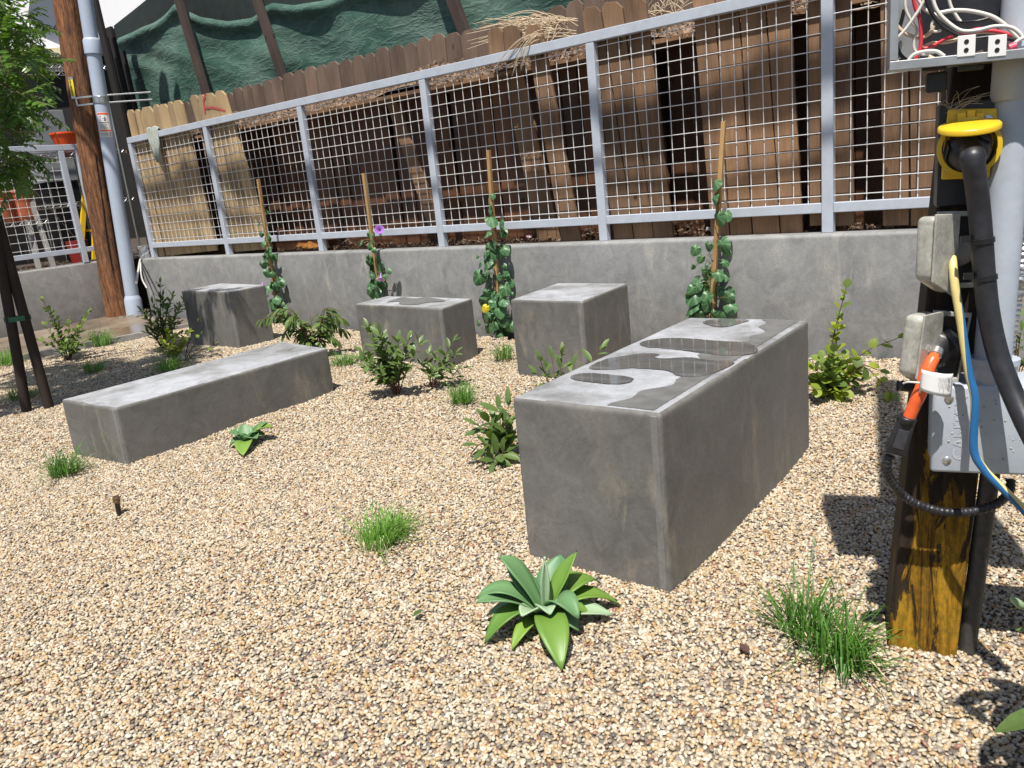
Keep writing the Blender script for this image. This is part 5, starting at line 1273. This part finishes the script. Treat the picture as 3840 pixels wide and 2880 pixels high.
# ------------------------------------------------------------------ right utility post and its fittings
UG = None
bl, brr = PP(1916, 1396, 0), PP(2068, 1412, 0); tl_, tr_ = PP(2046, 240, -.05), PP(2212, 240, -.05)
def ext(a, b, z): return a + (b - a) * ((z - a.z) / (b.z - a.z))
post = thing('utility_post', 'square timber utility post with flaking yellow paint, dark above', 'post', (bl + brr) / 2)
bk = -PN * .14
q_ = [ext(bl, tl_, -.06), ext(brr, tr_, -.06)]; t2 = [ext(bl, tl_, 3.6), ext(brr, tr_, 3.6)]
m = MB(); m.hexa([q_[0], q_[1], q_[1] + bk, q_[0] + bk], [t2[0], t2[1], t2[1] + bk, t2[0] + bk]); po = m.build('timber', MT['ypost'], post, bev=.006)
m = MB(); A, B = PP(2136, 1045, -.03), PP(2092, 1372, -.03); m.tube([B - ZUP * .05, B, A, ext(B, A, .6)], .0165, 14); tag(m.build('conduit', simple('dirty_dark_conduit', (.05, .047, .043), .6, 0, .5, 60, .2), origin=B, smooth=True), 'dirty dark conduit running up behind the yellow post', 'conduit')

# junction box
jb = thing('junction_box', 'grey plastic junction box with a blank cover on the yellow post', 'junction box', PP(2010, 1016, .05))
jl, jt = PP(2012, 838, .075), PP(2014, 1017, .075)
Hj = jl.z - jt.z; Wj = .27; o = Vector((jt.x, jt.y, jt.z))
m = MB(); m.box(o - PN * .115, PA * Wj, PN * .095, ZUP * Hj); m.build('box', MT['pvc2'], jb, bev=.006, bseg=3, smooth=True)
m = MB(); m.box(o - PN * .0195 - PA * .003 - ZUP * .003, PA * (Wj + .006), PN * .0195, ZUP * (Hj + .006)); cov = m.build('cover', MT['pvc2'], jb, bev=.006, bseg=3, smooth=True)
for fx, fz in ((.022, .02), (Wj - .02, .02), (.022, Hj - .02), (Wj - .02, Hj - .02)):
    m = MB(); c = o + PA * fx + ZUP * fz; m.lathe(c - PN * .001, PN, [(.0075, 0), (.0075, .0015), (.005, .0035), (.001, .004)], 14); m.build('screw', MT['metal'], cov, smooth=True)
text_obj('embossed_lettering', 'CANTEX', .030, MT['pvc2'], cov, PP(2076, 925, .0752), ZUP, -PA, .0004)
# water drops on the cover are a scatter of tiny beads
m = MB()
for k in range(60):
    c = o + PA * rnd.uniform(.02, .2) + ZUP * rnd.uniform(.02, Hj - .02); r = rnd.uniform(.0008, .0022); m.lathe(c, PN, [(r, 0), (r * .8, r * .4), (r * .2, r * .6)], 7)
tag(m.build('droplets', MT['clear'], cov, smooth=True), kind='stuff')

# conduit pipe right
cpipe = thing('conduit_pipe', 'grey plastic conduit pipe rising from the junction box', 'pipe', PP(2144, 815, .03))
A, B = PP(2196, 150, .02), PP(2142, 800, .035)
m = MB(); m.tube([B - (A - B).normalized() * .03, B, A, ext(B, A, 1.19)], .0285, 26); m.build('tube', MT['pvc2'], cpipe, smooth=True)
ax = (A - B).normalized(); c = PP(2143, 826, .035)
m = MB(); m.lathe(c - ax * .012, ax, [(.034, -.0), (.0365, .004), (.0365, .045), (.039, .046), (.039, .056), (.030, .056)], 26); m.build('collar', MT['pvc2'], cpipe, smooth=True)
c = PP(2189, 215, .02); m = MB(); m.lathe(c, ax, [(.029, -.004), (.033, 0), (.033, .06), (.0315, .075), (.0335, .076)], 26); m.build('coupling', MT['pvc2'], cpipe, smooth=True)

# backing box for the receptacle, black
def pbox(u0, v0, u1, v1, off, depth):
    """box with its front face on the plane off; corners top-left / bottom-right in the photo"""
    A, B = PP(u0, v0, off), PP(u1, v1, off); wv = (B - A).dot(PA); h = A.z - B.z
    return Vector((A.x, A.y, B.z)), PA * wv, -PN * depth, ZUP * h
rb = thing('receptacle', 'yellow receptacle with its round flip lid open on a black box', 'outlet', PP(2070, 390, .03))
m = MB(); m.box(*pbox(2030, 225, 2148, 440, .028, .06)); m.build('back_box', MT['black'], rb, bev=.003)
pts = [PP(2047, 236, .033), PP(2154, 234, .033), PP(2153, 262, .033), PP(2136, 384, .033), PP(2032, 388, .033), PP(2036, 330, .033)]
m = MB(); m.slab(pts, PN * .008); m.build('plate', MT['yellow'], rb, bev=.003)
cR = PP(2091, 318, .04)
m = MB(); m.lathe(cR - PN * .0, PN, [(.0455, 0), (.0465, .016), (.0395, .017), (.038, .002)], 30, cap=False); m.build('ring', MT['yellow'], rb, smooth=True)
# flip lid standing out over the plug
lc = PP(2094, 274, .075); lx = PA; ly = (PN * .95 - ZUP * .20).normalized(); lz = lx.cross(ly).normalized()
if lz.z < 0: lz = -lz
m = MB(); m.lathe(lc - lz * .006, lz, [(.041, 0), (.0445, .002), (.0445, .008), (.042, .0105), (.025, .0125), (.002, .013)], 36); m.build('lid', MT['yellow'], rb, smooth=True)
m = MB()
for u0, u1 in ((2068, 2087), (2089, 2107), (2109, 2126)): m.box(*pbox(u0, 238 if u0 == 2089 else 244, u1, 268, .052, .012))
m.build('hinge', MT['yellow'], rb, bev=.002)
for u, v in ((2134, 256), (2047, 362)):
    m = MB(); m.lathe(PP(u, v, .041), PN, [(.006, 0), (.006, .002), (.003, .0035)], 12); m.build('screw', MT['metal'], rb, smooth=True)

# heavy plug and cable
pc = thing('power_cable', 'thick dusty black power cable with round plug in the yellow receptacle', 'cable', PP(2095, 320, .06))
axp = (PN * .8 - ZUP * .5).normalized(); c = PP(2091, 318, .042)
m = MB(); m.lathe(c, axp, [(.030, -.01), (.0325, .006), (.0325, .018), (.028, .028), (.022, .036), (.016, .042)], 24); pl_ = m.build('plug', MT['rubber'], pc, smooth=True)
for a in (-.9, .5, 2.0, 3.3):
    m = MB(); e1 = axp.orthogonal().normalized(); e2 = axp.cross(e1); dv_ = e1 * math.cos(a) + e2 * math.sin(a); m.box(c + dv_ * .031 - e1 * .0 - axp.cross(dv_) * .012, axp.cross(dv_) * .024, dv_ * .0035, axp * .024); m.build('grip_rib', MT['rubber'], pl_, bev=.002)
path = [PP(2098, 330, .085), PP(2102, 346, .105), PP(2107, 385, .105), PP(2114, 440, .10), PP(2121, 520, .10), PP(2127, 600, .10), PP(2138, 690, .105), PP(2160, 780, .115), PP(2196, 870, .14), PP(2240, 960, .18), PP(2300, 1060, .22)]
m = MB(); m.tube(spline(path, 8), [.019] * 9 + [.0165] * 72, 18); m.build('cord', MT['rubber'], pc, smooth=True)
sp2 = spline(path, 8)
def near(v):
    return min(range(len(sp2)), key=lambda i: abs((1440 - FPX * (sp2[i] - EYE).dot(UP) / (sp2[i] - EYE).dot(FW)) / SC - v))
for v in (519, 602):
    i = near(v); axc = (sp2[i + 1] - sp2[i]).normalized(); m = MB(); m.lathe(sp2[i], axc, [(.0168, -.0045), (.0185, -.004), (.0185, .004), (.0168, .0045)], 18); m.box(sp2[i] - PA * .031 + PN * .005, PA * .014, PN * .008, ZUP * .010); m.build('zip_tie', MT['black'], pc)

# weatherproof covers
def wcover(lab, lid, base, plug, plugmat, hub):
    root = thing('outlet_cover', lab, 'outlet cover', PP(*base[2], 0), 'weatherproof outlet covers on the utility post')
    m = MB(); m.slab([PP(*p, .012) for p in base], PN * .016); m.build('back_plate', MT['black'], root, bev=.004)
    # clear frame round the plate
    A = [PP(*p, .029) for p in base]; c = sum(A, Vector()) / 4; m = MB()
    for i in range(4):
        a, b = A[i], A[(i + 1) % 4]; m.slab([a, b, b.lerp(c, .13), a.lerp(c, .13)], PN * .010)
    m.build('frame', MT['clear'], root, bev=.002)
    # open bubble lid: outer face, rim face, thickness
    f = [PP(u, v, o) for u, v, o in lid]          # outer face far-top, hinge-top, hinge-bottom, far-bottom
    nrm = (f[1] - f[0]).cross(f[3] - f[0]).normalized()
    if nrm.dot(PA) < 0: nrm = -nrm
    T = nrm * .034
    m = MB(); m.hexa(f, [x + T for x in f])
    o = m.build('lid', MT['clear'], root, smooth=True, bev=.011, bseg=4)
    m = MB(); g_ = [x + T * 1.0 for x in f]; ce = sum(g_, Vector()) / 4; gg = [x + (x - ce) * .06 for x in g_]; m.hexa([x for x in gg], [x + nrm * .004 for x in gg]); m.build('lid_rim', MT['clear'], root, bev=.0015)
    m = MB(); m.tube([f[1].lerp(f[2], .12) + T * .6, f[1].lerp(f[2], .88) + T * .6], .005, 8); m.build('hinge', MT['clear'], root, smooth=True)
    return root
z5 = lambda x, y: ((3100 + .5425 * x) / SC, (700 + .5425 * y) / SC)
wcover('upper weatherproof outlet cover, its cloudy clear lid swung open', [(*z5(612, 205), .085), (*z5(770, 200), .035), (*z5(735, 735), .035), (*z5(590, 640), .085)], [z5(760, 170), z5(1015, 165), z5(1035, 690), z5(800, 700)], None, None, None)
wcover('lower weatherproof outlet cover, its cloudy clear lid swung open', [(*z5(530, 880), .09), (*z5(660, 850), .035), (*z5(600, 1365), .035), (*z5(478, 1290), .09)], [z5(735, 850), z5(1000, 870), z5(905, 1345), z5(700, 1330)], None, None, None)

# yellow and blue cord with its grey plug
yc_ = thing('extension_cord', 'flat yellow and blue cord hanging from the upper outlet cover', 'cord', PP(*z5(880, 480), .05))
c = PP(*z5(900, 440), .03); m = MB(); m.lathe(c, (PN * .9 - ZUP * .35 - PA * .1).normalized(), [(.024, -.003), (.026, .01), (.02, .02), (.012, .028), (.007, .034)], 20); m.build('plug', simple('dusty_grey_rubber', (.16, .145, .125), .6, 0, .2, 40, .1), yc_, smooth=True)
path = [PP(*z5(868, 490), .062), PP(*z5(874, 560), .075), PP(*z5(885, 680), .085), PP(*z5(905, 800), .09), PP(*z5(930, 950), .095), PP(*z5(955, 1120), .10), PP(*z5(985, 1300), .105), PP(*z5(1025, 1480), .11), PP(2103, 968, .115), PP(2124, 1012, .12), PP(2160, 1040 + 10, .125), PP(2212, 1102, .13), PP(2250, 1150, .14)]
ps = spline(path, 8); m = MB(); m.tube(ps, .0068, 12, mis=[0, 0, 0, 0, 0, 0, 1, 1, 1, 1, 1, 0], twist=.055, ref=tuple(PA)); m.build('cord', [MT['yel2'], MT['blue']], yc_, smooth=True)

# orange pigtail, black connector, tag
og = thing('orange_cord', 'orange cord end with black connector and white paper tag', 'cord', PP(*z5(800, 1080), .05))
c = PP(*z5(800, 1080), .03); ax = (PN * .75 - PA * .45 - ZUP * .45).normalized(); m = MB(); m.lathe(c, ax, [(.032, -.005), (.034, .012), (.033, .02), (.026, .026), (.024, .042), (.016, .05)], 24); m.build('plug', MT['black'], og, smooth=True)
p = [PP(*z5(752, 1150), .085), PP(*z5(735, 1190), .095), PP(*z5(700, 1265), .105), PP(*z5(655, 1400), .11), PP(*z5(610, 1500), .11), PP(*z5(572, 1590), .11), PP(*z5(552, 1640), .11)]
m = MB(); m.tube(spline(p, 5), [.0085] * 5 + [.0105] * 5 + [.0112] * 10 + [.0105] * 11, 16); m.build('cord', MT['orange'], og, smooth=True)
m = MB(); axx = (p[1] - p[0]).normalized(); m.lathe(p[0] - axx * .008, axx, [(.0098, 0), (.0112, .001), (.0112, .013), (.0098, .014)], 16); m.build('clamp', MT['metal'], og, smooth=True)
zc_ = lambda x, y: ((3000 + .4219 * x) / SC, (1300 + .4219 * y) / SC)
a0, a1 = PP(*zc_(950, 645), .11), PP(*zc_(845, 940), .105); ax = (a1 - a0).normalized(); sx = (PA - ax * PA.dot(ax)).normalized(); sn = ax.cross(sx).normalized()
if sn.dot(PN) < 0: sn = -sn
Lc = (a1 - a0).length
m = MB(); b0 = [a0 + sx * x * .013 + sn * y * .011 for x, y in ((-1, -1), (1, -1), (1, 1), (-1, 1))]; b1 = [a1 + sx * x * .0175 + sn * y * .012 for x, y in ((-1, -1), (1, -1), (1, 1), (-1, 1))]; m.hexa(b0, b1); con = m.build('connector', MT['rubber'], og, bev=.003, bseg=2)
m = MB(); u0 = a0 + ax * Lc * .25 + sn * .0112; m.box(u0 - sx * .009, sx * .018, ax * Lc * .55, sn * .0015); m.build('raised_panel', simple('scuffed_black', (.05, .052, .06), .3, 0, .4, 40, .1), con, bev=.0006)
m = MB(); m.lathe(a0 - ax * .004, ax, [(.0135, -.002), (.0155, 0), (.0155, .009), (.0135, .011)], 16); m.build('collar', MT['black'], con, smooth=True)
m = MB()
for fx, fy in ((-.009, .003), (.006, .003), (-.002, -.006)): m.box(a1 + sx * fx + sn * fy, sx * .005, sn * .003, ax * .0006)
m.build('socket_slot', simple('dark_slot', (.2, .19, .18), .5, 0, .1, 10, 0), con)
# tag: folded paper loop
tg0 = [PP(*z5(655, 1262), .125), PP(*z5(875, 1292), .118), PP(*z5(862, 1452), .118), PP(*z5(640, 1404), .125)]
m = MB(); r_, c_ = 10, 6; vs = []
for i in range(r_ + 1):
    t = i / r_
    for j in range(c_ + 1):
        f = j / c_; a = tg0[0].lerp(tg0[1], t); b = tg0[3].lerp(tg0[2], t); vs.append(a.lerp(b, f) + PN * (.012 * math.sin(t * math.pi) ** .7 * (1 if t < 1 else 0)))
m.add(vs, [(i * (c_ + 1) + j, i * (c_ + 1) + j + 1, (i + 1) * (c_ + 1) + j + 1, (i + 1) * (c_ + 1) + j) for i in range(r_) for j in range(c_)])
vs2 = []
for i in range(r_ + 1):
    t = i / r_
    for j in range(c_ + 1):
        f = j / c_; a = tg0[0].lerp(tg0[1], t); b = tg0[3].lerp(tg0[2], t); vs2.append(a.lerp(b, f) - ZUP * .006 - PN * (.014 * math.sin(t * math.pi) ** .7))
m.add(vs2, [(i * (c_ + 1) + j, i * (c_ + 1) + j + 1, (i + 1) * (c_ + 1) + j + 1, (i + 1) * (c_ + 1) + j) for i in range(r_) for j in range(c_)])
tgo = m.build('paper_tag', MT['white'], og, smooth=True); tgo.modifiers.new('t', 'SOLIDIFY').thickness = .0004
m = MB()
for k in range(9):
    t = .55 + .042 * k; f0 = .15 + rnd.uniform(0, .1); f1 = f0 + rnd.uniform(.35, .65); bold = k > 6
    for (sA, sB) in [(f0, f0 + (f1 - f0) * .4), (f0 + (f1 - f0) * .5, f1)]:
        P_ = lambda t, f: tg0[0].lerp(tg0[1], t).lerp(tg0[3].lerp(tg0[2], t), f) + PN * (.012 * math.sin(t * math.pi) ** .7 + .0006)
        wv = .018 if bold else .007
        m.add([P_(t, sA), P_(t + wv, sA), P_(t + wv, sB), P_(t, sB)], [(0, 1, 2, 3)])
m.build('printed_lines', MT['ink'], tgo)
m = MB(); m.tube(spline([PP(*z5(530, 1360), .12), PP(*z5(560, 1350), .125), PP(*z5(600, 1352), .125), PP(*z5(645, 1355), .126)], 4), .0016, 6); m.build('tag_tie', MT['wirew'], og)
# black flexible conduit loop
def ribbed(path, r, pitch, name, mat, lab, cat, n=10):
    ps = spline(path, 12); L_ = 0; out = []; rad = []
    for i in range(len(ps) - 1):
        seg = ps[i + 1] - ps[i]; k = max(1, int(seg.length / (pitch / 4)))
        for j in range(k): out.append(ps[i] + seg * (j / k)); rad.append(r * (1 + .13 * math.sin(2 * math.pi * (L_ + seg.length * j / k) / pitch)))
        L_ += seg.length
    m = MB(); m.tube(out, rad, n); return tag(m.build(name, mat, origin=path[0], smooth=True), lab, cat)
z6 = lambda x, y: ((2800 + .832 * x) / SC, (1500 + .832 * y) / SC)
ribbed([PP(*zc_(800, 965), .10), PP(*zc_(770, 1040), .10), PP(*zc_(790, 1160), .09), PP(*zc_(870, 1270), .08), PP(*z6(700, 425), .06), PP(*z6(770, 470), .05), PP(*z6(880, 502), .045), PP(*z6(980, 506), .04), PP(*z6(1070, 490), .035), PP(*z6(1140, 460), .02), PP(*z6(1185, 410), -.02), PP(*z6(1190, 360), -.04)], .0078, .0085, 'flexible_conduit', MT['rubber'], 'black ribbed flexible conduit looping across the yellow post', 'conduit')
ribbed([PP(*z5(480, 1375), .02), PP(*z5(540, 1378), .02), PP(*z5(620, 1385), .0), PP(*z5(700, 1390), -.02)], .0095, .008, 'flexible_conduit', MT['rubber'], 'short black ribbed conduit stub behind the paper tag', 'conduit')
ribbed([PP(2228, 470, -.02), PP(2214, 520, -.02), PP(2203, 600, -.02), PP(2190, 660, -.03), PP(2178, 735, -.04), PP(2170, 800, -.05)], .0115, .010, 'flexible_conduit', MT['metal'], 'silver ribbed armoured conduit at the right frame edge', 'conduit', 14)

# open electrical panel
ep = thing('electrical_panel', 'open grey metal electrical panel full of loose wires, top right', 'electrical panel', PP(1940, 145, .0))
A = PP(1921, 148, .10); B = PP(2214, 120, .10); c = A; Wp = .40; ux = (B - A).normalized(); Hp = .62; nz_ = ZUP
dk = simple('dark_panel_metal', (.035, .036, .04), .35, .5, .4, 18, .2); lt = simple('panel_sheet', (.40, .41, .42), .32, .55, .3, 9, .15)
m = MB(); m.box(c, ux * Wp, -PN * .10, ZUP * .004); m.build('bottom_plate', lt, ep)
m = MB(); m.box(c + ZUP * .005, ux * .003, -PN * .10, ZUP * Hp); m.build('side_plate', lt, ep)
m = MB(); m.box(c + ux * Wp + ZUP * .005, ux * .003, -PN * .10, ZUP * Hp); m.build('side_plate', lt, ep)
m = MB(); m.box(c + ux * .004 - PN * .098 + ZUP * .005, ux * (Wp - .005), -PN * .003, ZUP * Hp); m.build('back_plate', dk, ep)
m = MB(); m.box(c + ux * .004 - PN * .094 + ZUP * .02, ux * .045, PN * .002, ZUP * (Hp - .03)); m.build('inner_plate', lt, ep)
m = MB(); m.box(c + ZUP * Hp, ux * Wp, -PN * .10, ZUP * .004); m.build('top_plate', lt, ep)
m = MB(); m.box(c + PN * .002 - ZUP * .004, ux * Wp, PN * .003, ZUP * .014); m.box(c + PN * .002 + ZUP * .0105, ux * .012, PN * .003, ZUP * Hp); m.build('front_lip', lt, ep, bev=.001)
for u in (2079, 2145):
    a = PP(u - 12, 124, .105); m = MB(); m.box(Vector((a.x, a.y, a.z)), ux * .024, PN * .0015, ZUP * .030)
    tb2 = m.build('tab', MT['white'], ep, bev=.0006)
    for dz in (.009, .021):
        m = MB(); m.lathe(Vector((a.x, a.y, a.z)) + ux * .012 + ZUP * dz + PN * .0014, PN, [(.0034, 0), (.0034, .0008)], 10); m.build('tab_hole', MT['black'], tb2)
for u, wv in ((2010, 20), (2090, 22)):
    a = PP(u - wv, 150, .07); m = MB(); m.box(Vector((a.x, a.y, a.z - .004)), ux * .035, PN * .012, ZUP * .008); m.build('bracket', MT['darkmetal'], ep, bev=.002)
m = MB(); m.box(*pbox(2002, 158, 2046, 196, .055, .03)); m.build('latch', MT['black'], ep, bev=.003)
WRS = [('wirec', [(905, -60), (900, 60), (935, 160), (1000, 215), (1080, 235), (1140, 205), (1165, 160)], .006, .05), ('wirew', [(985, -40), (990, 60), (1030, 140), (1060, 190), (1040, 250), (1050, 320), (1110, 340), (1180, 320)], .0045, .06),
       ('wirew', [(1120, -50), (1090, 30), (1040, 110), (990, 180), (940, 235)], .005, .075), ('wirer', [(1030, -40), (1050, 50), (1075, 110), (1085, 200), (1080, 300), (1055, 360), (1040, 400)], .006, .068),
       ('wirew', [(1150, -30), (1180, 60), (1240, 130), (1330, 190), (1430, 190), (1540, 165), (1640, 170), (1700, 210), (1720, 250)], .0058, .08), ('wirew', [(1200, 80), (1290, 65), (1400, 70), (1520, 100), (1600, 150), (1660, 210), (1700, 250)], .0058, .07),
       ('black', [(1110, -30), (1140, 60), (1200, 150), (1290, 210), (1400, 240), (1520, 230), (1620, 240), (1690, 255)], .0058, .085), ('black', [(1160, 0), (1210, 90), (1300, 140), (1420, 135), (1520, 110)], .005, .06),
       ('wirer', [(1080, 310), (1160, 285), (1260, 230), (1380, 200), (1500, 190), (1600, 205), (1680, 235)], .0055, .055), ('wirer', [(1320, 215), (1450, 180), (1560, 195), (1650, 225), (1710, 250)], .0055, .05),
       ('wirec', [(1085, 300), (1150, 270), (1260, 260), (1360, 225), (1450, 200), (1560, 205), (1650, 240)], .0052, .045), ('wirew', [(1000, 385), (1040, 340), (1110, 320), (1180, 320), (1230, 350)], .0055, .085),
       ('wirec', [(1130, 350), (1200, 375), (1300, 365), (1380, 350), (1470, 320)], .0055, .075), ('wirew', [(1250, -40), (1270, 40), (1310, 110), (1330, 135)], .005, .05), ('wirew', [(1180, 90), (1150, 160), (1165, 195), (1210, 190)], .0042, .05), ('black', [(980, 60), (960, 140), (930, 240), (950, 330), (1010, 390)], .006, .03), ('wirew', [(1640, 300), (1680, 260), (1725, 235), (1780, 225)], .0055, .09),
       ('wirew', [(905, 10), (895, 150), (905, 290), (940, 390)], .005, .04), ('black', [(1000, 380), (1100, 372), (1250, 360), (1340, 340)], .0055, .06), ('wirew', [(1050, -30), (1110, 60), (1190, 100), (1260, 150)], .005, .065)]
nm = {'wirec': 'cream_wire', 'wirew': 'white_wire', 'wirer': 'red_wire', 'black': 'black_wire'}
for mt, pp, r, off in WRS:
    m = MB(); m.tube(spline([PP((2800 + .603 * x) / SC, (.603 * y) / SC, off) for x, y in pp], 7), r * .52, 8); m.build(nm[mt], MT[mt], ep, smooth=True)
m = MB(); m.tube([PP(2180, 104, .09), PP(2196, 98, .09)], .006, 10); m.build('wire_cap', MT['pinkp'], ep, smooth=True)
# cobweb hairs by the receptacle
m = MB()
for k in range(16):
    a = PP(rnd.uniform(2040, 2075), rnd.uniform(222, 245), .045); b = a + PA * rnd.uniform(-.03, .06) + ZUP * rnd.uniform(.002, .03) + PN * .01; m.tube(spline([a, a.lerp(b, .5) + ZUP * .006, b], 3), .0003, 3, False)
tag(m.build('dry_strands', MT['straw'], origin=PP(2060, 230, .045)), 'dry hair-like strands caught above the yellow receptacle', 'strands', None, 'stuff')
